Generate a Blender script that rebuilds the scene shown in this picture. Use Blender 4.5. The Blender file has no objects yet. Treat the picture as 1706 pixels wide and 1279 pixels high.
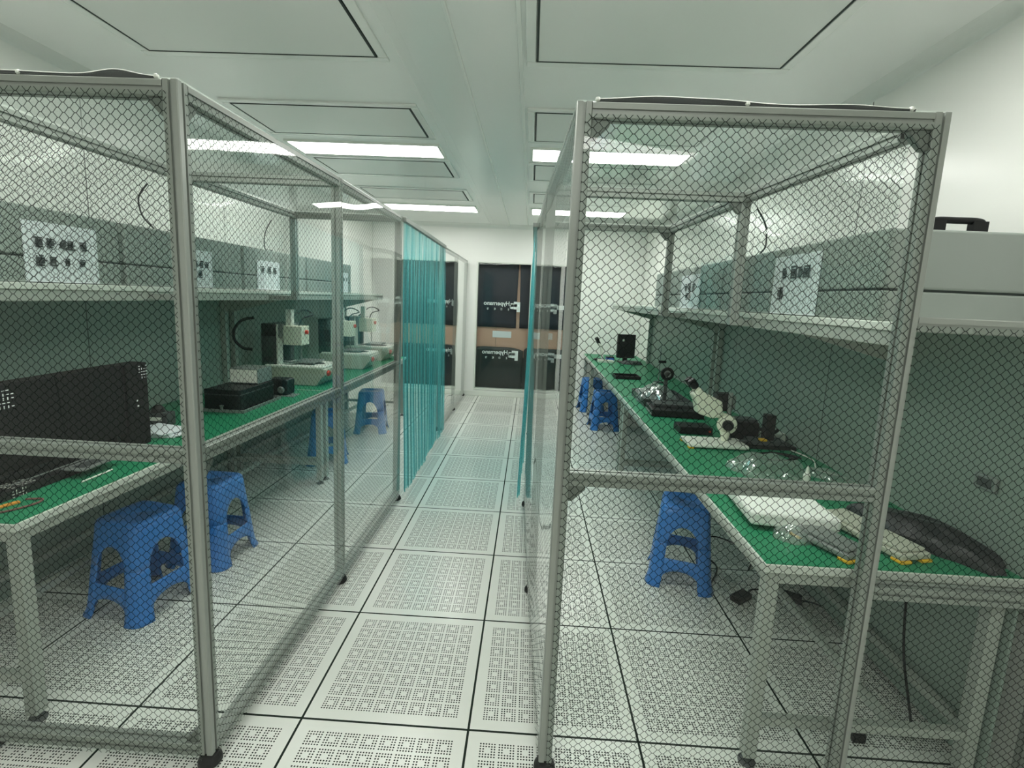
import bpy, bmesh, math, random
from mathutils import Vector, Matrix
from math import sin, cos, pi, radians
random.seed(7)
S = bpy.context.scene
COL = S.collection

# ------------------------------------------------------------------ camera
F_PX, YAW, PITCH, ROLL = 817.025, -0.0314694, -0.1459410, 0.0438154
CAM = Vector((0.74968, -1.53337, 1.52335))
fwd = Vector((sin(YAW) * cos(PITCH), cos(YAW) * cos(PITCH), sin(PITCH)))
rgt = Vector((cos(YAW), -sin(YAW), 0.0))
upv = rgt.cross(fwd)
rg2 = rgt * cos(ROLL) + upv * sin(ROLL)
up2 = upv * cos(ROLL) - rgt * sin(ROLL)
cd = bpy.data.cameras.new('camera')
cd.sensor_fit = 'HORIZONTAL'; cd.sensor_width = 36.0
cd.lens = 36.0 * F_PX / 1706.0
cd.shift_x = -1.05 / 1706.0; cd.shift_y = -23.13 / 1706.0
cd.clip_start = 0.02; cd.clip_end = 100
cam = bpy.data.objects.new('camera', cd)
m = Matrix((rg2, up2, -fwd)).transposed().to_4x4()
m.translation = CAM
cam.matrix_world = m
COL.objects.link(cam)
S.camera = cam

# ------------------------------------------------------------------ world, exposure
LAMP_STRENGTH = 19.5
w = bpy.data.worlds.new('world'); S.world = w; w.use_nodes = True
w.node_tree.nodes['Background'].inputs[0].default_value = (0.9, 1.0, 0.92, 1)
w.node_tree.nodes['Background'].inputs[1].default_value = 0.05
S.view_settings.view_transform = 'Standard'
S.view_settings.look = 'None'
S.view_settings.exposure = 0.0
S.view_settings.gamma = 1.0
S.view_settings.use_curve_mapping = False
S.cycles.transparent_max_bounces = 24
S.cycles.max_bounces = 10
S.cycles.diffuse_bounces = 5

# ------------------------------------------------------------------ materials
def srgb(r, g, b):
    f = lambda c: (c / 12.92 if c <= 0.04045 else ((c + 0.055) / 1.055) ** 2.4)
    return (f(r / 255), f(g / 255), f(b / 255), 1)

def N(nt, t, **kw):
    n = nt.nodes.new(t)
    for k, v in kw.items(): setattr(n, k, v)
    return n

def mat(name, col, rough=0.5, metal=0.0, spec=0.5, noise=0.0, nscale=20, bump=0.0, coat=0.0):
    m = bpy.data.materials.new(name); m.use_nodes = True
    nt = m.node_tree; b = nt.nodes['Principled BSDF']
    b.inputs['Base Color'].default_value = col
    b.inputs['Roughness'].default_value = rough
    b.inputs['Metallic'].default_value = metal
    b.inputs['Specular IOR Level'].default_value = spec
    b.inputs['Coat Weight'].default_value = coat
    tc = N(nt, 'ShaderNodeTexCoord')
    nz = N(nt, 'ShaderNodeTexNoise'); nz.inputs['Scale'].default_value = nscale
    nz.inputs['Detail'].default_value = 4
    nt.links.new(tc.outputs['Object'], nz.inputs['Vector'])
    if noise > 0:
        mx = N(nt, 'ShaderNodeMix', data_type='RGBA')
        mx.inputs['A'].default_value = tuple(c * (1 - noise) for c in col[:3]) + (1,)
        mx.inputs['B'].default_value = tuple(min(1, c * (1 + noise)) for c in col[:3]) + (1,)
        nt.links.new(nz.outputs['Fac'], mx.inputs['Factor'])
        nt.links.new(mx.outputs['Result'], b.inputs['Base Color'])
    if bump > 0:
        bp = N(nt, 'ShaderNodeBump'); bp.inputs['Strength'].default_value = bump
        bp.inputs['Distance'].default_value = 0.01
        nt.links.new(nz.outputs['Fac'], bp.inputs['Height'])
        nt.links.new(bp.outputs['Normal'], b.inputs['Normal'])
    return m

class MathB:
    """tiny helper to chain math nodes"""
    def __init__(s, nt): s.nt = nt
    def __call__(s, op, *a):
        n = s.nt.nodes.new('ShaderNodeMath'); n.operation = op
        for i, v in enumerate(a):
            if isinstance(v, (int, float)): n.inputs[i].default_value = v
            else: s.nt.links.new(v, n.inputs[i])
        return n.outputs[0]

def film_mat(name, hexed, tint=(0.93, 0.965, 0.945), haze=0.005, ior=1.25, rough=0.02, line=0.0020, wave=0.06):
    """clear antistatic sheet; hexed adds the printed conductive honeycomb (UVs are metres)"""
    m = bpy.data.materials.new(name); m.use_nodes = True
    nt = m.node_tree; nt.nodes.clear(); L = nt.links.new
    out = N(nt, 'ShaderNodeOutputMaterial')
    tr = N(nt, 'ShaderNodeBsdfTransparent'); tr.inputs[0].default_value = tint + (1,)
    df = N(nt, 'ShaderNodeBsdfDiffuse'); df.inputs[0].default_value = (0.75, 0.8, 0.77, 1)
    tl = N(nt, 'ShaderNodeBsdfTranslucent'); tl.inputs[0].default_value = (0.75, 0.8, 0.77, 1)
    hz = N(nt, 'ShaderNodeMixShader'); hz.inputs[0].default_value = 0.5
    L(df.outputs[0], hz.inputs[1]); L(tl.outputs[0], hz.inputs[2])
    mh = N(nt, 'ShaderNodeMixShader'); mh.inputs[0].default_value = haze
    L(tr.outputs[0], mh.inputs[1]); L(hz.outputs[0], mh.inputs[2])
    gl = N(nt, 'ShaderNodeBsdfGlossy'); gl.inputs['Roughness'].default_value = rough
    gl.inputs['Color'].default_value = (1, 1, 1, 1)
    tc = N(nt, 'ShaderNodeTexCoord')
    nz = N(nt, 'ShaderNodeTexNoise'); nz.inputs['Scale'].default_value = 3.0; nz.inputs['Detail'].default_value = 1
    L(tc.outputs['UV'], nz.inputs['Vector'])
    bp = N(nt, 'ShaderNodeBump'); bp.inputs['Strength'].default_value = wave; bp.inputs['Distance'].default_value = 0.02
    L(nz.outputs['Fac'], bp.inputs['Height']); L(bp.outputs['Normal'], gl.inputs['Normal'])
    M = MathB(nt)
    lw = N(nt, 'ShaderNodeLayerWeight'); lw.inputs['Blend'].default_value = 0.5
    f0 = ((ior - 1) / (ior + 1)) ** 2        # same reflectance from either face of the sheet
    sch = M('ADD', f0, M('MULTIPLY', M('POWER', lw.outputs['Facing'], 5.0), 1 - f0))
    fac = M('MINIMUM', M('MULTIPLY', sch, 1.6), 0.55)
    mg = N(nt, 'ShaderNodeMixShader'); L(fac, mg.inputs[0])
    L(mh.outputs[0], mg.inputs[1]); L(gl.outputs[0], mg.inputs[2])
    last = mg.outputs[0]
    if hexed:
        sx = N(nt, 'ShaderNodeSeparateXYZ'); L(tc.outputs['UV'], sx.inputs[0])
        x = M('DIVIDE', sx.outputs[0], 0.0315); y = M('DIVIDE', sx.outputs[1], 0.0252)
        W = 1.5
        x1 = M('SUBTRACT', M('FRACT', M('ADD', x, 0.5)), 0.5); y1 = M('SUBTRACT', M('FRACT', M('ADD', y, 0.5)), 0.5)
        x2 = M('SUBTRACT', M('FRACT', x), 0.5); y2 = M('SUBTRACT', M('FRACT', y), 0.5)
        d1 = M('ADD', M('MULTIPLY', M('MULTIPLY', x1, x1), W), M('MULTIPLY', y1, y1))
        d2 = M('ADD', M('MULTIPLY', M('MULTIPLY', x2, x2), W), M('MULTIPLY', y2, y2))
        df_ = M('SUBTRACT', d1, d2)
        e1 = M('DIVIDE', M('ABSOLUTE', df_), math.hypot(W / 0.0315, 1 / 0.0252))
        sel = M('LESS_THAN', df_, 0.0)
        ys = M('ADD', M('MULTIPLY', sel, M('ABSOLUTE', y1)), M('MULTIPLY', M('SUBTRACT', 1.0, sel), M('ABSOLUTE', y2)))
        e2 = M('MULTIPLY', M('SUBTRACT', 0.5, ys), 0.0252)
        e = M('MINIMUM', e1, e2)
        ln = M('MULTIPLY', M('LESS_THAN', e, line / 2), 0.86)
        dk = N(nt, 'ShaderNodeBsdfDiffuse'); dk.inputs[0].default_value = (0.012, 0.016, 0.016, 1)
        ml = N(nt, 'ShaderNodeMixShader'); L(ln, ml.inputs[0])
        L(last, ml.inputs[1]); L(dk.outputs[0], ml.inputs[2])
        last = ml.outputs[0]
    L(last, out.inputs[0])
    return m

def floor_mat():
    m = bpy.data.materials.new('perforated_floor_tiles'); m.use_nodes = True
    nt = m.node_tree; b = nt.nodes['Principled BSDF']; L = nt.links.new
    tc = N(nt, 'ShaderNodeTexCoord'); sx = N(nt, 'ShaderNodeSeparateXYZ')
    L(tc.outputs['Object'], sx.inputs[0]); M = MathB(nt)
    masks = []; joints = []
    cells = []
    for ax in (0, 1):
        u = M('FRACT', M('DIVIDE', sx.outputs[ax], 0.6))
        c = M('SUBTRACT', u, 0.5)
        joints.append(M('GREATER_THAN', M('ABSOLUTE', c), 0.5 - 0.0042 / 0.6))
        v = M('DIVIDE', M('SUBTRACT', M('MULTIPLY', u, 0.6), 0.042), 0.516 / 8)
        ins = M('MULTIPLY', M('GREATER_THAN', v, 0.0), M('LESS_THAN', v, 8.0))
        bf = M('FRACT', v)
        q = M('MULTIPLY', M('DIVIDE', M('SUBTRACT', bf, 0.05), 0.9), 6.0)
        qi = M('FLOOR', q)
        ok = M('MULTIPLY', ins, M('MULTIPLY', M('GREATER_THAN', q, 0.0), M('LESS_THAN', q, 6.0)))
        cen = M('MULTIPLY', M('GREATER_THAN', qi, 1.5), M('LESS_THAN', qi, 3.5))
        df = M('SUBTRACT', M('FRACT', q), 0.5)
        cells.append((ok, cen, df))
    r2 = M('ADD', M('MULTIPLY', cells[0][2], cells[0][2]), M('MULTIPLY', cells[1][2], cells[1][2]))
    dot = M('LESS_THAN', r2, 0.30 ** 2)
    dot = M('MULTIPLY', dot, M('MULTIPLY', cells[0][0], cells[1][0]))
    dot = M('MULTIPLY', dot, M('SUBTRACT', 1.0, M('MULTIPLY', cells[0][1], cells[1][1])))
    jn = M('MAXIMUM', joints[0], joints[1])
    nz = N(nt, 'ShaderNodeTexNoise'); nz.inputs['Scale'].default_value = 1.2; nz.inputs['Detail'].default_value = 5
    L(tc.outputs['Object'], nz.inputs['Vector'])
    base = N(nt, 'ShaderNodeMix', data_type='RGBA')
    base.inputs['A'].default_value = srgb(218, 220, 213); base.inputs['B'].default_value = srgb(230, 232, 226)
    L(nz.outputs['Fac'], base.inputs['Factor'])
    m1 = N(nt, 'ShaderNodeMix', data_type='RGBA'); m1.inputs['B'].default_value = (0.03, 0.035, 0.03, 1)
    L(dot, m1.inputs['Factor']); L(base.outputs['Result'], m1.inputs['A'])
    m2 = N(nt, 'ShaderNodeMix', data_type='RGBA'); m2.inputs['B'].default_value = (0.022, 0.03, 0.024, 1)
    L(jn, m2.inputs['Factor']); L(m1.outputs['Result'], m2.inputs['A'])
    L(m2.outputs['Result'], b.inputs['Base Color'])
    b.inputs['Roughness'].default_value = 0.24
    hole = M('MAXIMUM', dot, jn)
    L(M('MULTIPLY', M('SUBTRACT', 1.0, hole), 0.5), b.inputs['Specular IOR Level'])
    return m

def wall_mat(name, col, axis, period, offset, rough, vertical=True):
    """coated wall panels with thin vertical joints"""
    m = bpy.data.materials.new(name); m.use_nodes = True
    nt = m.node_tree; b = nt.nodes['Principled BSDF']; L = nt.links.new
    tc = N(nt, 'ShaderNodeTexCoord'); sx = N(nt, 'ShaderNodeSeparateXYZ')
    L(tc.outputs['Object'], sx.inputs[0]); M = MathB(nt)
    u = M('FRACT', M('DIVIDE', M('SUBTRACT', sx.outputs[axis], offset), period))
    j = M('LESS_THAN', M('MULTIPLY', u, period), 0.007)
    mx = N(nt, 'ShaderNodeMix', data_type='RGBA')
    mx.inputs['A'].default_value = col
    mx.inputs['B'].default_value = tuple(c * 0.25 for c in col[:3]) + (1,)
    L(j, mx.inputs['Factor']); L(mx.outputs['Result'], b.inputs['Base Color'])
    b.inputs['Roughness'].default_value = rough
    b.inputs['Specular IOR Level'].default_value = 0.5
    nz = N(nt, 'ShaderNodeTexNoise'); nz.inputs['Scale'].default_value = 1.5
    L(tc.outputs['Object'], nz.inputs['Vector'])
    bp = N(nt, 'ShaderNodeBump'); bp.inputs['Strength'].default_value = 0.06; bp.inputs['Distance'].default_value = 0.05
    L(nz.outputs['Fac'], bp.inputs['Height']); L(bp.outputs['Normal'], b.inputs['Normal'])
    return m

def emit_mat(name, col, strength):
    m = bpy.data.materials.new(name); m.use_nodes = True
    nt = m.node_tree; nt.nodes.clear()
    e = N(nt, 'ShaderNodeEmission'); e.inputs[0].default_value = col; e.inputs[1].default_value = strength
    o = N(nt, 'ShaderNodeOutputMaterial'); nt.links.new(e.outputs[0], o.inputs[0])
    return m

def strip_mat():
    m = bpy.data.materials.new('teal_strip_plastic'); m.use_nodes = True
    nt = m.node_tree; nt.nodes.clear(); L = nt.links.new
    out = N(nt, 'ShaderNodeOutputMaterial')
    tr = N(nt, 'ShaderNodeBsdfTransparent'); tr.inputs[0].default_value = (0.42, 0.84, 0.84, 1)
    tc = N(nt, 'ShaderNodeTexCoord'); mp = N(nt, 'ShaderNodeMapping'); mp.inputs['Scale'].default_value = (0.0, 26.0, 0.25)
    L(tc.outputs['Object'], mp.inputs['Vector'])
    nz = N(nt, 'ShaderNodeTexNoise'); nz.inputs['Scale'].default_value = 1.0; nz.inputs['Detail'].default_value = 3
    L(mp.outputs[0], nz.inputs['Vector'])
    rp_ = N(nt, 'ShaderNodeMapRange'); rp_.inputs['From Min'].default_value = 0.38; rp_.inputs['From Max'].default_value = 0.62
    L(nz.outputs['Fac'], rp_.inputs['Value'])
    mxc = N(nt, 'ShaderNodeMix', data_type='RGBA'); mxc.inputs['A'].default_value = (0.28, 0.74, 0.80, 1); mxc.inputs['B'].default_value = (0.66, 0.94, 0.93, 1)
    L(rp_.outputs[0], mxc.inputs['Factor']); L(mxc.outputs['Result'], tr.inputs[0])
    df = N(nt, 'ShaderNodeBsdfDiffuse'); df.inputs[0].default_value = (0.2, 0.66, 0.68, 1)
    tl = N(nt, 'ShaderNodeBsdfTranslucent'); tl.inputs[0].default_value = (0.26, 0.75, 0.75, 1)
    a = N(nt, 'ShaderNodeMixShader'); a.inputs[0].default_value = 0.5
    L(df.outputs[0], a.inputs[1]); L(tl.outputs[0], a.inputs[2])
    b = N(nt, 'ShaderNodeMixShader'); b.inputs[0].default_value = 0.27
    L(tr.outputs[0], b.inputs[1]); L(a.outputs[0], b.inputs[2])
    gl = N(nt, 'ShaderNodeBsdfGlossy'); gl.inputs['Roughness'].default_value = 0.2
    M = MathB(nt); lw = N(nt, 'ShaderNodeLayerWeight'); lw.inputs['Blend'].default_value = 0.5
    fac = M('ADD', 0.07, M('MULTIPLY', M('POWER', lw.outputs['Facing'], 5.0), 0.5))
    c = N(nt, 'ShaderNodeMixShader'); L(fac, c.inputs[0])
    L(b.outputs[0], c.inputs[1]); L(gl.outputs[0], c.inputs[2])
    L(c.outputs[0], out.inputs[0])
    return m

M_ = {}
M_['floor'] = floor_mat()
M_['ceiling'] = mat('ceiling_panel', srgb(241, 243, 240), 0.3, noise=0.02, nscale=2)
M_['ceil_trim'] = mat('ceiling_profile', srgb(234, 237, 233), 0.25)
M_['gap'] = mat('dark_gap', srgb(40, 50, 46), 0.7)
M_['filter'] = mat('filter_panel', srgb(226, 229, 225), 0.35, noise=0.02, nscale=3)
M_['wallR'] = wall_mat('wall_panel_long', srgb(240, 241, 236), 1, 1.2, -0.07, 0.24)
M_['wallB'] = wall_mat('wall_panel_end', srgb(240, 241, 237), 0, 40.0, -20, 0.3)
M_['trim'] = mat('white_trim', srgb(226, 230, 222), 0.3)
M_['alu'] = mat('anodised_aluminium', srgb(148, 153, 147), 0.34, metal=0.3, spec=0.5)
M_['alu2'] = mat('aluminium_bracket', srgb(120, 125, 120), 0.4, metal=0.6)
M_['black_foot'] = mat('black_rubber', srgb(26, 27, 26), 0.6)
M_['hex'] = film_mat('honeycomb_film', True)
M_['hexside'] = film_mat('honeycomb_side_film', True, line=0.0017)
M_['clear'] = film_mat('clear_film', False)
M_['roof'] = film_mat('roof_film', False, haze=0.06, ior=1.2, rough=0.12, wave=0.0)
M_['glass'] = film_mat('window_glass', False, tint=(0.92, 0.95, 0.94), haze=0.0, ior=1.28, rough=0.0)
M_['strip'] = strip_mat()
M_['mat'] = mat('green_bench_mat', srgb(26, 128, 88), 0.45, noise=0.08, nscale=60)
M_['steel'] = mat('painted_steel', srgb(166, 171, 163), 0.4)
M_['wall_shade'] = wall_mat('shaded_wall_grey', srgb(142, 157, 147), 1, 1.2, 1.13, 0.4)  # green-grey tone holds the shade that falls on the white wall
M_['edge'] = mat('white_edge_band', srgb(208, 212, 204), 0.4)
M_['blue'] = mat('blue_plastic', srgb(42, 120, 200), 0.35, noise=0.05, nscale=9)
M_['case'] = mat('grey_case_shell', srgb(150, 158, 152), 0.42, noise=0.04, nscale=6)
M_['case_end'] = M_['case']
M_['black'] = mat('black_plastic', srgb(17, 19, 20), 0.42, spec=0.25)
M_['black_soft'] = mat('matt_black_board', srgb(15, 17, 17), 0.75, spec=0.15, noise=0.15, nscale=30)
M_['black_cloth'] = mat('black_bag_film', srgb(26, 28, 31), 0.38, noise=0.2, nscale=18, bump=0.5)
M_['dkgrey'] = mat('dark_grey_plastic', srgb(62, 66, 66), 0.4)
M_['grey'] = mat('grey_metal', srgb(140, 146, 142), 0.38, metal=0.4)
M_['white'] = mat('white_enamel', srgb(226, 228, 218), 0.3)
M_['foam'] = mat('white_foam', srgb(238, 240, 234), 0.8, noise=0.03, nscale=80, bump=0.15)
M_['paper'] = mat('white_paper', srgb(232, 236, 240), 0.7, noise=0.01, nscale=8)
M_['ink'] = mat('printed_ink', srgb(52, 58, 60), 0.7)
M_['red'] = mat('red_plastic', srgb(205, 60, 40), 0.35)
M_['yellow'] = mat('yellow_plastic', srgb(228, 180, 40), 0.45)
M_['orange'] = mat('orange_plastic', srgb(226, 150, 50), 0.45)
M_['pinkcord'] = mat('dull_red_cord', srgb(120, 78, 72), 0.5)
M_['bluelabel'] = mat('blue_box', srgb(36, 84, 170), 0.4)
M_['beige'] = mat('beige_casing', srgb(182, 184, 168), 0.45)
M_['plastic_wrap'] = film_mat('crumpled_wrap', False, tint=(0.86, 0.9, 0.88), haze=0.3, ior=2.0, rough=0.1, wave=1.0)
M_['navy'] = mat('navy_sheet', srgb(26, 30, 46), 0.5, noise=0.1, nscale=3)
M_['dark_sheet'] = mat('dark_green_grey_sheet', srgb(24, 30, 29), 0.5, noise=0.1, nscale=3)
M_['brown'] = mat('brown_board', srgb(206, 166, 146), 0.5, noise=0.06, nscale=4)
M_['decal'] = mat('white_decal', srgb(248, 250, 250), 0.5)
M_['lamp'] = emit_mat('lamp_panel', (1.0, 1.0, 0.95, 1), LAMP_STRENGTH)
M_['cream'] = mat('microscope_cream', srgb(228, 230, 210), 0.35)
M_['corridor'] = mat('dim_corridor', srgb(70, 74, 76), 0.7)

# ------------------------------------------------------------------ mesh helpers
class MB:
    def __init__(s): s.v = []; s.f = []; s.uv = {}
    def add(s, vs, fs):
        o = len(s.v); s.v += [tuple(p) for p in vs]; s.f += [tuple(i + o for i in f) for f in fs]; return s
    def hexa(s, p):                       # 8 corners: 4 bottom ccw, 4 top ccw
        return s.add(p, [(3, 2, 1, 0), (4, 5, 6, 7), (0, 1, 5, 4), (1, 2, 6, 5), (2, 3, 7, 6), (3, 0, 4, 7)])
    def box(s, x0, x1, y0, y1, z0, z1):
        return s.hexa([(x0, y0, z0), (x1, y0, z0), (x1, y1, z0), (x0, y1, z0),
                       (x0, y0, z1), (x1, y0, z1), (x1, y1, z1), (x0, y1, z1)])
    def prism(s, poly, o, u, v, wv, L):   # poly (2D, ccw in u,v) extruded along unit wv for L
        o, u, v, wv = map(Vector, (o, u, v, wv)); n = len(poly)
        a = [o + u * p[0] + v * p[1] for p in poly]; b = [p + wv * L for p in a]
        fs = [tuple(reversed(range(n))), tuple(range(n, 2 * n))]
        fs += [(i, (i + 1) % n, n + (i + 1) % n, n + i) for i in range(n)]
        return s.add(a + b, fs)
    def cyl(s, p0, p1, r0, r1=None, n=16):
        r1 = r0 if r1 is None else r1
        p0, p1 = Vector(p0), Vector(p1); d = (p1 - p0).normalized()
        t = Vector((0, 0, 1)) if abs(d.z) < 0.9 else Vector((1, 0, 0))
        u = d.cross(t).normalized(); v = d.cross(u)
        a = [p0 + (u * cos(2 * pi * i / n) + v * sin(2 * pi * i / n)) * r0 for i in range(n)]
        b = [p1 + (u * cos(2 * pi * i / n) + v * sin(2 * pi * i / n)) * r1 for i in range(n)]
        fs = [tuple(range(n)), tuple(reversed(range(n, 2 * n)))]
        fs += [(i, n + i, n + (i + 1) % n, (i + 1) % n) for i in range(n)]
        return s.add(a + b, fs)
    def lathe(s, prof, o, axis, n=24):    # prof: (radius, along)
        o, d = Vector(o), Vector(axis).normalized()
        t = Vector((0, 0, 1)) if abs(d.z) < 0.9 else Vector((1, 0, 0))
        u = d.cross(t).normalized(); v = d.cross(u); vs = []; fs = []
        for r, h in prof:
            vs += [o + d * h + (u * cos(2 * pi * i / n) + v * sin(2 * pi * i / n)) * r for i in range(n)]
        for k in range(len(prof) - 1):
            for i in range(n):
                j = (i + 1) % n
                fs.append((k * n + i, (k + 1) * n + i, (k + 1) * n + j, k * n + j))
        fs.append(tuple(range(n))); fs.append(tuple(reversed(range((len(prof) - 1) * n, len(prof) * n))))
        return s.add(vs, fs)
    def tube(s, pts, r, n=8):
        pts = [Vector(p) for p in pts]; vs = []; fs = []; pu = None
        for i, p in enumerate(pts):
            d = (pts[min(i + 1, len(pts) - 1)] - pts[max(i - 1, 0)]).normalized()
            if pu is None:
                t = Vector((0, 0, 1)) if abs(d.z) < 0.9 else Vector((1, 0, 0)); pu = d.cross(t).normalized()
            pu = (pu - d * pu.dot(d)).normalized(); v = d.cross(pu)
            vs += [p + (pu * cos(2 * pi * k / n) + v * sin(2 * pi * k / n)) * r for k in range(n)]
        for i in range(len(pts) - 1):
            for k in range(n):
                j = (k + 1) % n
                fs.append((i * n + k, i * n + j, (i + 1) * n + j, (i + 1) * n + k))
        fs.append(tuple(range(n))); fs.append(tuple(reversed(range((len(pts) - 1) * n, len(pts) * n))))
        return s.add(vs, fs)
    def grid(s, fn, nu, nv):              # fn(a,b) a,b in 0..1 -> point
        vs = [fn(i / nu, j / nv) for j in range(nv + 1) for i in range(nu + 1)]
        fs = [(j * (nu + 1) + i, j * (nu + 1) + i + 1, (j + 1) * (nu + 1) + i + 1, (j + 1) * (nu + 1) + i)
              for j in range(nv) for i in range(nu)]
        return s.add(vs, fs)

def smooth_curve(pts, k=8):
    pts = [Vector(p) for p in pts]; out = []
    for i in range(len(pts) - 1):
        p0 = pts[max(i - 1, 0)]; p1 = pts[i]; p2 = pts[i + 1]; p3 = pts[min(i + 2, len(pts) - 1)]
        for j in range(k):
            t = j / k
            out.append(0.5 * ((2 * p1) + (p2 - p0) * t + (2 * p0 - 5 * p1 + 4 * p2 - p3) * t * t + (3 * p1 - p0 - 3 * p2 + p3) * t ** 3))
    out.append(pts[-1]); return out

def obj(name, mb, m, parent=None, loc=(0, 0, 0), bev=0.0, smooth=False, uvfn=None, solid=0.0, seg=2, recalc=True):
    me = bpy.data.meshes.new(name)
    me.from_pydata(mb.v, [], mb.f)
    if recalc:
        bm = bmesh.new(); bm.from_mesh(me); bmesh.ops.recalc_face_normals(bm, faces=bm.faces); bm.to_mesh(me); bm.free()
    me.materials.append(m)
    if uvfn:
        ul = me.uv_layers.new(name='UVMap')
        for lp in me.loops: ul.data[lp.index].uv = uvfn(me.vertices[lp.vertex_index].co)
    if smooth:
        for p in me.polygons: p.use_smooth = True
    o = bpy.data.objects.new(name, me); COL.objects.link(o)
    o.location = loc
    if parent: o.parent = parent
    if solid:
        md = o.modifiers.new('solid', 'SOLIDIFY'); md.thickness = solid; md.offset = 0
    if bev:
        md = o.modifiers.new('bevel', 'BEVEL'); md.width = bev; md.segments = seg; md.limit_method = 'ANGLE'
        md.angle_limit = radians(40); md.harden_normals = False
    return o

def tag(o, label, cat, group=None):
    o['label'] = label; o['category'] = cat
    if group: o['group'] = group
    return o

def thing(name, label, cat, loc=(0, 0, 0), rz=0.0, group=None):
    o = bpy.data.objects.new(name, None); COL.objects.link(o)
    o.empty_display_size = 0.1
    o.location = loc; o.rotation_euler = (0, 0, rz)
    return tag(o, label, cat, group)

def struct(name, mb, m, parent=None, **kw):
    o = obj(name, mb, m, parent, **kw)
    if parent is None: o['kind'] = 'structure'
    return o

def copy_thing(src, loc, rz, label, group=None):
    r = src.copy(); COL.objects.link(r); r.location = loc; r.rotation_euler = (0, 0, rz); r['label'] = label
    if group: r['group'] = group
    for ch in list(src.children):
        c = ch.copy(); COL.objects.link(c); c.parent = r
        for g in list(ch.children):
            d = g.copy(); COL.objects.link(d); d.parent = c
    return r

# ------------------------------------------------------------------ room shell
XL, XR, YB, YF, ZC = -1.67, 2.40, 5.94, -3.2, 2.585
struct('floor', MB().box(XL - 0.1, XR + 0.1, YF - 0.1, YB + 1.4, -0.1, 0.0), M_['floor'])
struct('ceiling', MB().box(XL - 0.1, XR + 0.1, YF - 0.1, YB + 0.12, ZC, ZC + 0.1), M_['ceiling'])
struct('wall_left', MB().box(XL - 0.1, XL, YF, YB, 0, ZC), M_['wallR'])
struct('wall_right', MB().box(XR, XR + 0.1, YF, YB, 0, ZC), M_['wallR'])
struct('wall_front', MB().box(XL, XR, YF - 0.1, YF, 0, ZC), mat('grey_wall_panel', srgb(150, 154, 150), 0.5))
# back wall with three tall glazed openings
WINS = [(-1.25, -0.36), (-0.088, 0.745), (0.885, 1.30)]
WZ0, WZ1 = 0.095, 2.045
wb = MB(); xs = [XL]
for a, b in WINS: xs += [a, b]
xs.append(XR)
for i in range(0, len(xs), 2): wb.box(xs[i], xs[i + 1], YB, YB + 0.1, 0, ZC)
for a, b in WINS:
    wb.box(a, b, YB, YB + 0.1, WZ1, ZC); wb.box(a, b, YB, YB + 0.1, 0, WZ0)
struct('wall_back', wb, M_['wallB'])
struct('baseboard_back', MB().box(XL, XR, YB - 0.018, YB, 0, 0.075), M_['trim'], bev=0.006)
struct('baseboard_left', MB().box(XL, XL + 0.015, YF, YB - 0.02, 0, 0.075), M_['trim'], bev=0.005)
struct('baseboard_right', MB().box(XR - 0.015, XR, YF, YB - 0.02, 0, 0.075), M_['trim'], bev=0.005)

# quarter-round coving at the ceiling edge
def coving(name, x, sgn):
    R_ = 0.11; poly = [(0, 0)]
    for k in range(9):
        a = pi / 2 * k / 8
        poly.append((R_ - R_ * sin(a), -0.2 * (R_ - R_ * cos(a))))
    poly = [(p[0] * sgn, p[1]) for p in poly]
    return struct(name, MB().prism(poly, (x, YF, ZC), (1, 0, 0), (0, 0, 1), (0, 1, 0), YB - YF), M_['ceil_trim'], smooth=False)
coving('trim_1', XL, 1); coving('trim_2', XR, -1)
poly = [(0, 0)] + [(-(0.06 - 0.06 * sin(pi / 2 * k / 8)), -(0.06 - 0.06 * cos(pi / 2 * k / 8))) for k in range(9)]
struct('trim_3', MB().prism(poly, (XL, YB, ZC), (0, 1, 0), (0, 0, 1), (1, 0, 0), XR - XL), M_['ceil_trim'])
# central ceiling profile band with stepped edges
struct('trim_4', MB().box(0.16, 0.37, YF, YB, ZC - 0.012, ZC).box(0.10, 0.16, YF, YB, ZC - 0.005, ZC)
       .box(0.37, 0.385, YF, YB, ZC - 0.02, ZC).box(0.64, 0.66, YF, YB, ZC - 0.008, ZC), M_['ceil_trim'], bev=0.003)

# ceiling filter panels: frame, dark gap, panel
def filter_panel(x0, x1, y0, y1, label):
    t = thing('ceiling_filter_panel', label, 'ceiling panel', ((x0 + x1) / 2, (y0 + y1) / 2, ZC), 0, 'ceiling filter panels')
    hx, hy = (x1 - x0) / 2, (y1 - y0) / 2; f = 0.045
    fr = MB()
    for a, b, c, d in ((-hx - f, hx + f, hy + 0.004, hy + f), (-hx - f, hx + f, -hy - f, -hy - 0.004),
                       (-hx - f, -hx - 0.004, -hy, hy), (hx + 0.004, hx + f, -hy, hy)):
        fr.box(a, b, c, d, -0.012, 0.0)
    obj('frame', fr, M_['ceil_trim'], t, bev=0.003)
    gp = MB()
    for a, b, c, d in ((-hx, hx, hy - 0.009, hy), (-hx, hx, -hy, -hy + 0.009), (-hx, -hx + 0.009, -hy + 0.009, hy - 0.009), (hx - 0.009, hx, -hy + 0.009, hy - 0.009)):
        gp.box(a, b, c, d, -0.0128, 0.0)
    obj('gap_seal', gp, M_['gap'], t)
    obj('panel', MB().box(-hx + 0.009, hx - 0.009, -hy + 0.009, hy - 0.009, -0.0118, -0.002), M_['filter'], t)
CX = ((-1.06, 0.0), (0.722, 1.80))
ords = ['nearest the camera', 'second from the camera', 'third from the camera, just behind the first lamp', 'farthest from the camera']
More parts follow.
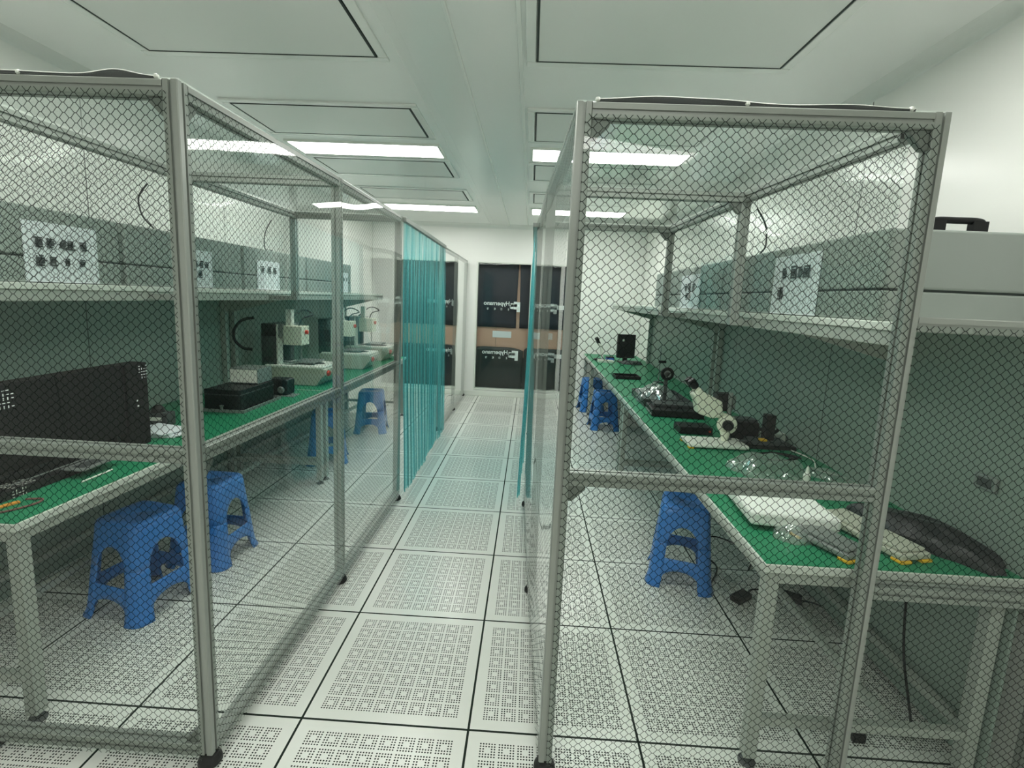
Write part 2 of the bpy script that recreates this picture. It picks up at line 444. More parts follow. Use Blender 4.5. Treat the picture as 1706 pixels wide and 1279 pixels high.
for k, (ya, yb) in enumerate(((0.32, 0.845), (1.45, 1.965), (2.565, 3.065), (3.64, 4.125))):
    for s, (xa, xb) in zip(('left', 'right'), CX):
        filter_panel(xa, xb, ya, yb, f'grey ceiling filter panel in the {s} row, {ords[k]}')

def lamp(x0, x1, y0, y1, label):
    t = thing('ceiling_lamp', label, 'lamp', ((x0 + x1) / 2, (y0 + y1) / 2, ZC), 0, 'flat ceiling lamps')
    hx, hy = (x1 - x0) / 2, (y1 - y0) / 2; f = 0.02; fr = MB()
    for a, b, c, d in ((-hx - f, hx + f, hy, hy + f), (-hx - f, hx + f, -hy - f, -hy), (-hx - f, -hx, -hy, hy), (hx, hx + f, -hy, hy)):
        fr.box(a, b, c, d, -0.014, 0)
    obj('frame', fr, M_['trim'], t)
    obj('diffuser', MB().box(-hx, hx, -hy, hy, -0.01, -0.001), M_['lamp'], t)
wh = {(1, 0): 'bright flat ceiling lamp over the left booth, nearer one', (1, 1): 'bright flat ceiling lamp over the right booth, nearer one',
      (2, 0): 'bright flat ceiling lamp over the left booth, by the windows', (2, 1): 'bright flat ceiling lamp over the right booth, by the windows',
      (3, 0): 'added flat fill lamp behind the camera, left row', (3, 1): 'added flat fill lamp behind the camera, right row',  # unseen pair, added to light the booth fronts
      (0, 0): 'flat ceiling lamp right above the front of the left booth', (0, 1): 'flat ceiling lamp right above the front of the right booth'}
for k, (ya, yb) in enumerate(((-0.22, 0.08), (2.155, 2.44), (4.51, 4.87), (-2.55, -2.25))):
    for s, (xa, xb) in enumerate(CX):
        lamp(xa - 0.01, xb + 0.02, ya, yb, wh[(k, s)])

# ------------------------------------------------------------------ windows at the far end
def window(n, x0, x1):
    fr = MB(); f = 0.022; y0, y1 = YB - 0.012, YB + 0.1
    fr.box(x0, x0 + f, y0, y1, WZ0, WZ1); fr.box(x1 - f, x1, y0, y1, WZ0, WZ1)
    fr.box(x0 + f, x1 - f, y0, y1, WZ1 - f, WZ1); fr.box(x0 + f, x1 - f, y0, y1, WZ0, WZ0 + f)
    wdw = struct(f'window_{n}', fr, M_['trim'], bev=0.003)
    obj('pane', MB().box(x0 + f, x1 - f, YB + 0.02, YB + 0.026, WZ0 + f, WZ1 - f), M_['glass'], wdw,
        uvfn=lambda c: (c.x, c.z))
    return wdw
w1 = window(1, *WINS[0]); w2 = window(2, *WINS[1]); w3 = window(3, *WINS[2])

def seen_text(parent, body, x, z, size):
    """lettering stuck on the corridor side of the pane, so it reads mirrored from the room"""
    c = bpy.data.curves.new('lettering', 'FONT'); c.body = body; c.size = size; c.extrude = 0.0006; c.offset = 0.0016
    c.materials.append(M_['decal'])
    o = bpy.data.objects.new('lettering', c); COL.objects.link(o)
    o.rotation_euler = (pi / 2, 0, pi); o.location = (x, YB + 0.0275, z); o.parent = parent
    return o

def glyph(mb, cx, cz, s, y, seed):
    """a small block character built of strokes, on a y = const plane"""
    rr = random.Random(seed); t = s * 0.13
    for k in range(3):
        z = cz - s / 2 + s * (0.12 + 0.38 * k) + rr.uniform(-.04, .04) * s
        a = rr.uniform(-0.5, -0.15) * s; b = rr.uniform(0.2, 0.5) * s
        mb.box(cx + a, cx + b, y, y + 0.0012, z - t / 2, z + t / 2)
    for k in range(2):
        x = cx + rr.uniform(-0.4, 0.4) * s
        mb.box(x - t / 2, x + t / 2, y + 0.0002, y + 0.0014, cz - s * rr.uniform(0.2, 0.5), cz + s * rr.uniform(0.2, 0.5))

def logo(parent, xr, z):
    """white block emblem beside the lettering"""
    mb = MB(); y = YB + 0.0275
    for dx, dz, ww, hh in ((0.0, 0.0, 0.045, 0.085), (0.05, 0.01, 0.05, 0.115), (0.098, -0.012, 0.05, 0.15), (0.03, 0.01, 0.09, 0.04), (-0.02, -0.01, 0.02, 0.05)):
        mb.box(xr + dx - ww / 2, xr + dx + ww / 2, y, y + 0.0012, z + dz - hh / 2, z + dz + hh / 2)
    obj('emblem', mb, M_['decal'], parent, bev=0.006, seg=2)

def decals(parent, x_text_right, xl, z, full=True):
    if full:
        seen_text(parent, 'Hypernano', x_text_right, z, 0.088)
        g = MB()
        for k in range(4): glyph(g, xl + 0.01 + k * 0.105, z - 0.058, 0.034, YB + 0.0275, 40 + k)
        obj('characters', g, M_['decal'], parent)
    logo(parent, x_text_right + 0.035, z - 0.005)
for z in (1.405, 0.66):
    decals(w2, 0.427, 0.085, z)
    logo(w3, 1.02, z - 0.01)
    g = MB()
    g.box(1.10, 1.25, YB + 0.0275, YB + 0.029, z - 0.03, z + 0.035)
    obj('emblem', g, M_['decal'], w3, bev=0.01)
    seen_text(w1, 'Hypernano', -0.44, z, 0.088); logo(w1, -0.43, z)

# the corridor behind the glass
cor = MB()
cor.box(XL, XR, YB + 1.3, YB + 1.38, 0, 2.5)
cor.box(XL, XR, YB + 0.12, YB + 1.38, 2.5, 2.56)
cor.box(XL - 0.08, XL, YB + 0.12, YB + 1.38, 0, 2.5).box(XR, XR + 0.08, YB + 0.12, YB + 1.38, 0, 2.5)
struct('wall_corridor', cor, M_['corridor'])
def board(x0, x1, label):
    tag(obj('brown_board', MB().box(x0, x1, YB + 0.16, YB + 0.175, 0.6, 2.2), M_['brown'], bev=0.003), label, 'board', 'brown boards behind the windows')
board(-0.2, 0.22, 'brown board showing through the middle window, left half with a joint')
board(0.224, 0.80, 'brown board showing through the middle window, right half with a joint')
board(0.82, 1.45, 'brown board showing through the narrow right-hand window')
board(-1.5, -0.28, 'brown board showing through the left window behind the booth')
def sheet(name, xa, xb, za, zb, m, label, cut=None, group=None):
    def fn(a, b):
        x0 = xa; x1 = xb
        if cut: x0, x1 = cut(b, xa, xb)
        x = x0 + (x1 - x0) * a
        return (x, YB + 0.135 + 0.006 * sin(x * 26 + b * 2), za + (zb - za) * b)
    mb = MB().grid(fn, 24, 12)
    return tag(obj(name, mb, m, smooth=True, solid=0.003), label, 'sheet', group)
GN = 'dark sheets hung behind the windows'
sheet('navy_sheet', -0.2, 0.545, 1.065, 2.15, M_['navy'], 'wide navy sheet covering the upper middle window, left of the slit',
      lambda b, a, c: (a, c - 0.018 + 0.02 * abs(b - 0.2)), GN)
sheet('navy_sheet', 0.585, 0.80, 1.065, 2.15, M_['navy'], 'narrow navy sheet covering the upper middle window, right of the slit',
      lambda b, a, c: (a - 0.022 * b, c), GN)
sheet('navy_sheet', 0.93, 1.45, 1.065, 2.15, M_['navy'], 'navy sheet covering the upper part of the narrow right-hand window',
      lambda b, a, c: (a + 0.06 * (1 - b) ** 2 - 0.06 * b, c), GN)
sheet('navy_sheet', -1.5, -0.28, 1.065, 2.15, M_['dark_sheet'], 'dark sheet covering the upper part of the left window', None, GN)
def low(b, a, c): return a, c
def low_sheet(xa, xb, label):
    def fn(a, b):
        x = xa + (xb - xa) * a
        top = 0.76 - 0.05 * (abs(2 * a - 1) ** 4)
        return (x, YB + 0.14 + 0.004 * sin(x * 20), 0.02 + (top - 0.02) * b)
    tag(obj('dark_sheet', MB().grid(fn, 24, 12), M_['dark_sheet'], smooth=True, solid=0.003), label, 'sheet', GN)
low_sheet(-0.2, 0.66, 'dark grey sheet with a rounded top covering the lower middle window')
low_sheet(0.67, 0.80, 'narrow dark grey sheet at the lower right of the middle window')
low_sheet(0.82, 1.45, 'dark grey sheet covering the lower part of the narrow right-hand window')
low_sheet(-1.5, -0.28, 'dark grey sheet covering the lower part of the left window')
tag(obj('paper_notice', MB().box(0.172, 0.463, YB + 0.152, YB + 0.156, 0.905, 1.005), M_['paper']), 'blank white paper stuck on the brown board behind the middle window', 'paper')

# ------------------------------------------------------------------ booth frames
def profile(wd, slot=0.008, dp=0.006):
    h = wd / 2; s = slot / 2; c = 0.0025; p = []
    side = [(-h + c, -h), (-s, -h), (-s, -h + dp), (s, -h + dp), (s, -h), (h - c, -h)]
    for k in range(4):
        a = k * pi / 2
        for x, y in side: p.append((x * cos(a) - y * sin(a), x * sin(a) + y * cos(a)))
    return p
PW = 0.042
PROF = profile(PW)

def post(parent, x, y, z0, z1, foot=True):
    o = obj('post', MB().prism(PROF, (x, y, z0), (1, 0, 0), (0, 1, 0), (0, 0, 1), z1 - z0), M_['alu'], parent)
    if foot:
        mb = MB().lathe([(0.030, 0.0), (0.036, 0.007), (0.034, 0.02), (0.026, 0.034), (0.012, 0.04), (0.012, z0 + 0.001)], (x, y, 0.0), (0, 0, 1), 20)
        obj('foot', mb, M_['black_foot'], o, smooth=False)
    return o

def rail(parent, p0, p1):
    p0, p1 = Vector(p0), Vector(p1); d = (p1 - p0); L = d.length; d.normalize()
    u = Vector((0, 0, 1)); v = d.cross(u).normalized()
    return obj('rail', MB().prism(PROF, p0, v, u, d, L), M_['alu'], parent)

def film(parent, p0, p1, z0, z1, m, wav=0.002, name='film_panel'):
    """sheet between two plan points, from z0 to z1"""
    p0, p1 = Vector((p0[0], p0[1], 0)), Vector((p1[0], p1[1], 0)); d = p1 - p0; L = d.length; d.normalize()
    n = Vector((d.y, -d.x, 0)); ph = random.uniform(0, 6)
    def fn(a, b):
        q = p0 + d * (a * L) + n * (wav * sin(a * 7 + ph) * sin(b * 9 + ph * 2))
        return (q.x, q.y, z0 + (z1 - z0) * b)
    return obj(name, MB().grid(fn, max(6, int(L * 14)), 24), m, parent, smooth=True, recalc=False,
               uvfn=lambda c: ((Vector((c.x, c.y, 0)) - p0).dot(d) + 0.011, c.z))

def gusset(parent, p, du, dv, s=0.05):
    """small triangular corner plate in the plane of du, dv"""
    n = Vector(du).cross(Vector(dv)).normalized()
    return obj('corner_bracket', MB().prism([(0, 0), (s, 0), (s, 0.012), (0.012, s), (0, s)], Vector(p) - n * 0.012, du, dv, n, 0.024), M_['alu2'], parent, bev=0.002)

ZT = 2.045; ZR = ZT - PW / 2
h = PW / 2
# ---- right booth
RB = thing('booth_frame', 'aluminium booth frame with honeycomb film beside the right workbench', 'booth frame', (0.84, -0.125, 0))
OR = (0.84, -0.125)
def rl(x, y): return (x - 0.84, y + 0.125)
def P3(x, y, z): a = rl(x, y); return (a[0], a[1], z)
rp = {'A': (0.866, -0.125), 'B': (1.79, -0.125), 'A1': (0.822, 0.856), 'A2': (0.786, 1.936), 'B1': (1.715, 0.86), 'B2': (1.675, 1.93), 'C': (2.368, -0.125)}
ZSH = 1.502        # top of the bench shelf (rear posts stand on it)
for k in ('A', 'B', 'A1', 'A2'): post(RB, *rl(*rp[k]), 0.045, ZT)
post(RB, *rl(2.372, -0.125), 0.045, 1.52)
def arm(parent, off, p, x_to, z):
    # short bracket arm carrying a rear post on the shelf rail
    x0, x1 = sorted((p[0] - off[0], x_to - off[0]))
    return obj('support_arm', MB().box(x0 - 0.0, x1, p[1] - off[1] - 0.02, p[1] - off[1] + 0.02, z - 0.03, z), M_['alu'], parent, bev=0.002)
for k in ('B1', 'B2'): post(RB, *rl(*rp[k]), 1.47, ZT, foot=False)
arm(RB, OR, (rp['B1'][0] - h, rp['B1'][1]), 1.514 + 0.267 + 0.015, 1.47); arm(RB, OR, (rp['B2'][0] - h, rp['B2'][1]), 1.514 + 0.267 + 0.028, 1.47)
def seg(parent, off, a, b, z, gap=h):
    a = Vector((a[0] - off[0], a[1] - off[1], z)); b = Vector((b[0] - off[0], b[1] - off[1], z))
    d = (b - a).normalized() * gap
    return rail(parent, a + d, b - d)
for a, b, z in (('A', 'B', ZR), ('A', 'A1', ZR), ('A1', 'A2', ZR), ('B', 'B1', ZR), ('B1', 'B2', ZR), ('A1', 'B1', ZR), ('A2', 'B2', ZR),
                ('A', 'B', 1.003), ('A', 'A1', 0.06), ('A1', 'A2', 0.06)):
    seg(RB, OR, rp[a], rp[b], z)
seg(RB, OR, rp['B'], (2.372, -0.125), 1.499); seg(RB, OR, rp['B'], (2.372, -0.125), 0.70)
yf = -0.125 - h - 0.003
film(RB, rl(rp['A'][0] + 0.002, yf), rl(rp['B'][0] - 0.004, yf), 0.02, ZT - 0.032, M_['hex'])
film(RB, rl(rp['B'][0] + 0.016, yf), rl(2.385, yf), 0.02, 1.497, M_['hex'])
xo = -h - 0.003
film(RB, rl(rp['A'][0] + xo, rp['A'][1] + 0.0), rl(rp['A1'][0] + xo, rp['A1'][1]), 0.03, ZT - 0.01, M_['hexside'])
film(RB, rl(rp['A1'][0] + xo, rp['A1'][1] + 0.005), rl(rp['A2'][0] + xo, rp['A2'][1]), 0.03, ZT - 0.01, M_['hexside'])
film(RB, rl(rp['B'][0] + h + 0.003, 0.0), rl(rp['B1'][0] + h + 0.003, rp['B1'][1]), ZSH + 0.01, ZT - 0.012, M_['hexside'])
film(RB, rl(rp['B1'][0] + h + 0.003, rp['B1'][1] + 0.005), rl(rp['B2'][0] + h + 0.003, rp['B2'][1]), ZSH + 0.01, ZT - 0.012, M_['hexside'])
for p, du, dv in ((P3(0.866 + h, -0.125, ZT - PW), (1, 0, 0), (0, 0, -1)), (P3(1.79 - h, -0.125, ZT - PW), (-1, 0, 0), (0, 0, -1)),
                  (P3(0.866 + h, -0.125, 1.003 - h), (1, 0, 0), (0, 0, -1)), (P3(1.79 - h, -0.1, ZT - PW), (-1, 0, 0), (0, 1, 0)),
                  (P3(1.715 - h, 0.86, ZT - PW), (-1, 0, 0), (0, 0, -1)), (P3(1.675 - h, 1.93, ZT - PW), (-1, 0, 0), (0, 0, -1))):
    gusset(RB, p, du, dv)

def roof_film(parent, off, pts, z, bumps):
    """clear roof sheet laid over the top rails; its front edge lifts between the ties"""
    (ax, ay), (bx, by), (cx_, cy), (dx, dy) = pts       # front-left, front-right, back-right, back-left
    def fn(a, b):
        x = (ax + (bx - ax) * a) * (1 - b) + (dx + (cx_ - dx) * a) * b
        y = (ay + (by - ay) * a) * (1 - b) + (dy + (cy - dy) * a) * b
        lift = sum(hh * math.exp(-((a - c) / wd) ** 2) for c, wd, hh in bumps) * math.exp(-b * 30)
        return (x - off[0], y - off[1], z + 0.002 + lift)
    return obj('roof_film', MB().grid(fn, 60, 40), M_['roof'], parent, smooth=True, recalc=False, uvfn=lambda c: (c.x, c.y))
roof_film(RB, OR, [(0.846, -0.146), (1.80, -0.146), (1.69, 1.94), (0.77, 1.94)], ZT, [(0.25, 0.12, 0.012), (0.7, 0.1, 0.008)])
def roof_edge(parent, off, x0, x1, y, bumps, ties):
    """dark folded hem of the roof sheet tied along the front rail"""
    up = []; dn = []
    for k in range(61):
        a = k / 60; x = x0 + (x1 - x0) * a
        l = sum(hh * math.exp(-((a - c) / wd) ** 2) for c, wd, hh in bumps)
        dn.append((x - off[0], ZT + 0.001)); up.append((x - off[0], ZT + 0.005 + l))
    mb = MB(); vs = []; fs = []
    for (xa, za), (xb, zb) in zip(dn, up):
        vs += [(xa, y - off[1], za), (xb, y - off[1] - 0.003, zb), (xb, y - off[1] + 0.008, zb)]
    for k in range(60):
        fs += [(3 * k, 3 * k + 3, 3 * k + 4, 3 * k + 1), (3 * k + 1, 3 * k + 4, 3 * k + 5, 3 * k + 2)]
    hm = obj('roof_hem', mb.add(vs, fs), M_['dkgrey'], parent, solid=0.001)
    obj('hem_glint', MB().tube([(b[0], y - off[1] - 0.003, b[1] + 0.001) for b in up], 0.0011, 6), M_['edge'], hm)  # pale line painted in as the highlight on the film edge
    for x in ties:
        obj('tie', MB().lathe([(0.004, 0), (0.007, 0.004), (0.006, 0.01), (0.002, 0.012)], (x - off[0], y - off[1], ZT + 0.001), (0, 0, 1), 10), M_['edge'], hm)
roof_edge(RB, OR, 0.90, 1.72, -0.14, [(0.2, 0.14, 0.011), (0.4, 0.12, 0.007), (0.8, 0.12, 0.006)], (0.9, 1.29, 1.71))

# ---- left booth
OL = (-0.21, -0.19)
LB = thing('booth_frame', 'aluminium booth frame with honeycomb film beside the left workbench', 'booth frame', (OL[0], OL[1], 0))
lp = {'A': (-0.213, -0.185), 'A1': (-0.19, 0.84), 'A2': (-0.186, 1.914), 'Z': (-0.945, -0.185), 'B1': (-0.925, 0.84), 'B2': (-0.92, 1.914)}
def ll(x, y): return (x - OL[0], y - OL[1])
for k in ('A', 'A1', 'A2'): post(LB, *ll(*lp[k]), 0.045, ZT)
post(LB, *ll(*lp['Z']), 0.045, ZT)
for k in ('B1', 'B2'): post(LB, *ll(*lp[k]), 1.47, ZT, foot=False)
arm(LB, OL, (lp['B1'][0] + h, lp['B1'][1]), -1.114, 1.47); arm(LB, OL, (lp['B2'][0] + h, lp['B2'][1]), -1.095, 1.47)
for a, b, z in (('A', 'Z', ZR), ('A', 'A1', ZR), ('A1', 'A2', ZR), ('Z', 'B1', ZR), ('B1', 'B2', ZR), ('A1', 'B1', ZR), ('A2', 'B2', ZR),
                ('A', 'Z', 1.027), ('A', 'Z', 0.06), ('A', 'A1', 1.027), ('A1', 'A2', 1.027), ('A', 'A1', 0.06), ('A1', 'A2', 0.06)):
    seg(LB, OL, lp[a], lp[b], z)
yl = -0.185 - h - 0.003
film(LB, ll(-0.96, yl), ll(lp['A'][0] - 0.008, yl), 0.03, ZT - 0.03, M_['hex'])
film(LB, ll(lp['A'][0] + h + 0.003, lp['A'][1] + 0.004), ll(lp['A1'][0] + h + 0.003, lp['A1'][1] - 0.003), 0.03, ZT - 0.02, M_['hexside'])
film(LB, ll(lp['A1'][0] + h + 0.003, lp['A1'][1] + 0.004), ll(lp['A2'][0] + h + 0.003, lp['A2'][1]), 0.03, ZT - 0.02, M_['hexside'])
film(LB, ll(lp['Z'][0] - h - 0.003, lp['Z'][1]), ll(lp['B1'][0] - h - 0.003, lp['B1'][1] - 0.003), ZSH + 0.01, ZT - 0.02, M_['hexside'])
film(LB, ll(lp['B1'][0] - h - 0.003, lp['B1'][1] + 0.003), ll(lp['B2'][0] - h - 0.003, lp['B2'][1]), ZSH + 0.01, ZT - 0.02, M_['hexside'])
def L3(x, y, z): a = ll(x, y); return (a[0], a[1], z)
for p, du, dv in ((L3(-0.213 - h, -0.185, ZT - PW), (-1, 0, 0), (0, 0, -1)), (L3(-0.213, -0.185 + h, 1.02 - h), (0, 1, 0), (0, 0, -1)),
                  (L3(-0.213 - h, -0.185, 0.06 + h), (-1, 0, 0), (0, 0, 1)), (L3(-0.19, 0.84 + h, 1.02 - h), (0, 1, 0), (0, 0, -1)),
                  (L3(-0.213, -0.185 + h, ZT - PW), (0, 1, 0), (0, 0, -1))):
    gusset(LB, p, du, dv, 0.045)
roof_film(LB, OL, [(-0.966, -0.206), (-0.19, -0.206), (-0.165, 1.94), (-0.94, 1.94)], ZT, [(0.8, 0.1, 0.012)])
roof_edge(LB, OL, -0.95, -0.245, -0.2, [(0.84, 0.09, 0.014), (0.4, 0.2, 0.004)], (-0.25, -0.62))

# ---- far frames between the curtains and the windows
def far_frame(label, pts, off, side):
    t = thing('booth_frame', label, 'booth frame', (off[0], off[1], 0))
    for (x, y) in pts: post(t, x - off[0], y - off[1], 0.045, ZT)
    for a, b in zip(pts, pts[1:]):
        for z in (ZR, 0.06): seg(t, off, a, b, z)
        film(t, (a[0] - off[0] + side * (h + 0.003), a[1] - off[1] + 0.004), (b[0] - off[0] + side * (h + 0.003), b[1] - off[1]), 0.03, ZT - 0.02, M_['clear'])
    return t
far_frame('clear film partition frame on the left between teal curtain and windows', [(-0.235, 3.843), (-0.236, 4.876), (-0.246, 5.88)], (-0.235, 3.843), 1)
far_frame('clear film partition frame on the right between teal curtain and windows', [(0.802, 3.861), (0.81, 4.89), (0.82, 5.88)], (0.802, 3.861), -1)

# ---- strip curtains
def strip_curtain(label, x0, y0, x1, y1, nst, sway, off_n, gsign):
    t = thing('strip_curtain', label, 'curtain', (x0, y0, 0))
    dx, dy = x1 - x0, y1 - y0; L = math.hypot(dx, dy); d = Vector((dx / L, dy / L, 0)); n = Vector((-d.y, d.x, 0)) * gsign
    obj('hanging_rail', MB().hexa([tuple(d * a + n * b + Vector((0, 0, z))) for z in (ZT - 0.03, ZT) for a, b in ((0.02, -0.015), (L - 0.02, -0.015), (L - 0.02, 0.015), (0.02, 0.015))]), M_['alu'], t, bev=0.002)
    wd = L / nst
    for k in range(nst):
        rr = random.Random(k * 31 + nst); c = (k + 0.5) * wd; W2 = wd * 0.64
        ph = rr.uniform(0, 6); s = sway * rr.uniform(0.4, 1.2); tilt = rr.uniform(-0.012, 0.012); zb = 0.02 + rr.uniform(0, 0.03)
        lay = (k % 2) * 0.006 + 0.004
        def fn(a, b, c=c, W2=W2, ph=ph, s=s, tilt=tilt, zb=zb, lay=lay):
            al = c + (a * 2 - 1) * W2 + tilt * (1 - b)
            rib = 0.007 * sin(a * pi * 3 + ph) * min(1, (1 - b) * 5) + 0.0055 * sin(a * pi * 7 + ph * 2) * min(1, (1 - b) * 4)
            o = off_n + lay + rib + s * (1 - b) ** 2 + 0.006 * sin(b * 5 + ph) * (1 - b)
            q = d * min(max(al, 0.01), L - 0.01) + n * o
            return (q.x, q.y, zb + (ZT - 0.035 - zb) * b)
        obj('strip', MB().grid(fn, 34, 20), M_['strip'], t, smooth=True, recalc=False)
    return t
strip_curtain('teal plastic strip curtain hanging along the left side of the aisle', -0.158, 1.94, -0.195, 3.815, 14, 0.02, -0.006, -1)
strip_curtain('teal plastic strip curtain hanging along the right side of the aisle', 0.752, 1.95, 0.762, 3.83, 14, 0.03, -0.006, 1)

# ------------------------------------------------------------------ workbenches
TOP = 0.742
def bench(label, sgn, y0, L, xf0, xf1, depth, shelf=True, shelf_d0=0.27, ups=0.03):
    t = thing('workbench', label, 'workbench', (xf0, y0, 0), 0, 'workbenches with green mats')
    k = (xf1 - xf0) / L
    def Q(s, d, z): return (k * s + sgn * d, s, z)
    def bx(mb, s0, s1, d0, d1, z0, z1):
        return mb.hexa([Q(s0, d0, z0), Q(s1, d0, z0), Q(s1, d1, z0), Q(s0, d1, z0), Q(s0, d0, z1), Q(s1, d0, z1), Q(s1, d1, z1), Q(s0, d1, z1)])
    obj('tabletop', bx(MB(), 0, L, 0, depth, TOP - 0.03, TOP - 0.002), M_['edge'], t, bev=0.003)
    obj('mat', bx(MB(), 0.004, L - 0.004, 0.006, depth - 0.004, TOP - 0.002, TOP), M_['mat'], t)
    ap = MB()
    bx(ap, 0.02, L - 0.02, 0.02, 0.055, TOP - 0.075, TOP - 0.03); bx(ap, 0.02, L - 0.02, depth - 0.055, depth - 0.02, TOP - 0.075, TOP - 0.03)
    bx(ap, 0.02, 0.055, 0.055, depth - 0.055, TOP - 0.075, TOP - 0.03); bx(ap, L - 0.055, L - 0.02, 0.055, depth - 0.055, TOP - 0.075, TOP - 0.03)
    obj('apron', ap, M_['steel'], t, bev=0.002)
    for s in (0.02, L - 0.062):
        for d in (0.02, depth - 0.066):
            lg = obj('leg', bx(MB(), s, s + 0.042, d, d + 0.042, 0.03, TOP - 0.075), M_['steel'], t, bev=0.003)
            c = Q(s + 0.021, d + 0.021, 0)
            obj('levelling_foot', MB().lathe([(0.028, 0), (0.028, 0.006), (0.014, 0.012), (0.007, 0.014), (0.007, 0.03)], c, (0, 0, 1), 16), M_['dkgrey'], lg)
        obj('stretcher', bx(MB(), s + 0.006, s + 0.036, 0.062, depth - 0.062, 0.15, 0.18), M_['steel'], t, bev=0.002)
    obj('stretcher', bx(MB(), 0.062, L - 0.062, depth * 0.62, depth * 0.62 + 0.03, 0.15, 0.18), M_['steel'], t, bev=0.002)
    obj('stretcher', bx(MB(), 0.062, L - 0.062, depth - 0.056, depth - 0.028, 0.15, 0.18), M_['steel'], t, bev=0.002)
    obj('shade_panel', bx(MB(), 0.0, L, depth - 0.014, depth - 0.006, 0.04, TOP - 0.08), M_['wall_shade'], t)  # dark sheet added as the shade on the wall below the bench
    if shelf:
        obj('shade_panel', bx(MB(), 0.0, L, depth - 0.008, depth, TOP, 1.477), M_['wall_shade'], t)  # wall shade under the shelf, put in as a darker sheet
        for s in (ups, L - 0.07):
            obj('upright', bx(MB(), s, s + 0.04, depth - 0.05, depth - 0.01, TOP, 1.435), M_['steel'], t, bev=0.003)
            mb = MB()
            a = [Q(s + 0.01, shelf_d0 + 0.03, 1.44), Q(s + 0.01, depth - 0.03, 1.44), Q(s + 0.01, depth - 0.03, 1.33), Q(s + 0.01, depth - 0.06, 1.33)]
            b = [Q(s + 0.03, shelf_d0 + 0.03, 1.44), Q(s + 0.03, depth - 0.03, 1.44), Q(s + 0.03, depth - 0.03, 1.33), Q(s + 0.03, depth - 0.06, 1.33)]
            mb.add(a + b, [(0, 1, 2, 3), (7, 6, 5, 4), (0, 4, 5, 1), (1, 5, 6, 2), (2, 6, 7, 3), (3, 7, 4, 0)])
            obj('shelf_bracket', mb, M_['steel'], t)
        sh = MB(); bx(sh, 0, L, shelf_d0, depth, 1.477, ZSH)
        so = obj('shelf', sh, M_['edge'], t, bev=0.003)
        lip = MB(); bx(lip, 0.0, L, shelf_d0 + 0.006, shelf_d0 + 0.04, 1.433, 1.477)
        obj('shelf_rail', lip, M_['steel'], so, bev=0.003)
    return t
bench('green-topped workbench on the right, nearest the camera', 1, -0.085, 2.66, 1.514, 1.546, 0.79, ups=0.62)
bench('green-topped workbench on the right, second from the camera', 1, 2.585, 2.44, 1.546, 1.568, 0.79, shelf_d0=0.25)
bench('short green-topped workbench on the right, by the far windows', 1, 5.035, 0.82, 1.568, 1.575, 0.79, shelf=False)
bench('green-topped workbench on the left, nearest the camera', -1, -0.12, 2.30, -0.858, -0.815, 0.79, shelf_d0=0.27)
bench('green-topped workbench on the left, second from the camera', -1, 2.19, 2.3, -0.814, -0.768, 0.79, shelf_d0=0.30)

# ------------------------------------------------------------------ grey cases on the shelves
def case(label, x_face, sgn, y0, y1, depth, z0=ZSH, z1=1.786, handle=None):
    t = thing('grey_case', label, 'case', (x_face, y0, z0), 0, 'grey cases on the shelves')
    L = y1 - y0; H = z1 - z0; zs = H * 0.335
    X = sorted((0.0, sgn * depth))
    obj('base', MB().box(X[0], X[1], 0, L, 0.0, zs), M_['case'], t, bev=0.006, seg=3)
    obj('lid', MB().box(X[0], X[1], 0, L, zs + 0.007, H), M_['case'], t, bev=0.008, seg=3)
    obj('seam_gasket', MB().box(X[0] + 0.006, X[1] - 0.006, 0.006, L - 0.006, zs - 0.002, zs + 0.009), M_['gap'], t)
    if handle:
        hx, hy, hl, hh = handle
        prof = []
        pts = smooth_curve([(hx - hl / 2, hy, H - 0.002), (hx - hl / 2, hy, H + hh * 0.7), (hx - hl / 2 + 0.014, hy, H + hh), (hx, hy, H + hh + 0.001),
                            (hx + hl / 2 - 0.014, hy, H + hh), (hx + hl / 2, hy, H + hh * 0.7), (hx + hl / 2, hy, H - 0.002)], 6)
        hd = MB().tube(pts, 0.0105, 12)
        hd.box(hx - hl / 2 - 0.012, hx - hl / 2 + 0.036, hy - 0.012, hy + 0.012, H - 0.002, H + hh * 0.98)
        hd.box(hx + hl / 2 - 0.036, hx + hl / 2 + 0.010, hy - 0.012, hy + 0.012, H - 0.002, H + hh * 0.98)
        obj('handle', hd, M_['black'], t, bev=0.004)
    return t
case('grey lidded case with black top handle, near end of the right shelf', 1.835, 1, 0.055, 1.35, 0.5, handle=(0.235, 0.05, 0.155, 0.036))
case('grey lidded case on the right shelf, behind the case with the handle', 1.842, 1, 1.38, 2.9, 0.5)
for k, (a, b) in enumerate(((-0.10, 0.695), (0.725, 1.65), (1.68, 2.57), (2.60, 3.60))):
    case(f'grey lidded case on the left shelf, {["nearest the camera", "second from the camera", "third from the camera", "farthest from the camera"][k]}', -1.14, -1, a, b, 0.46)

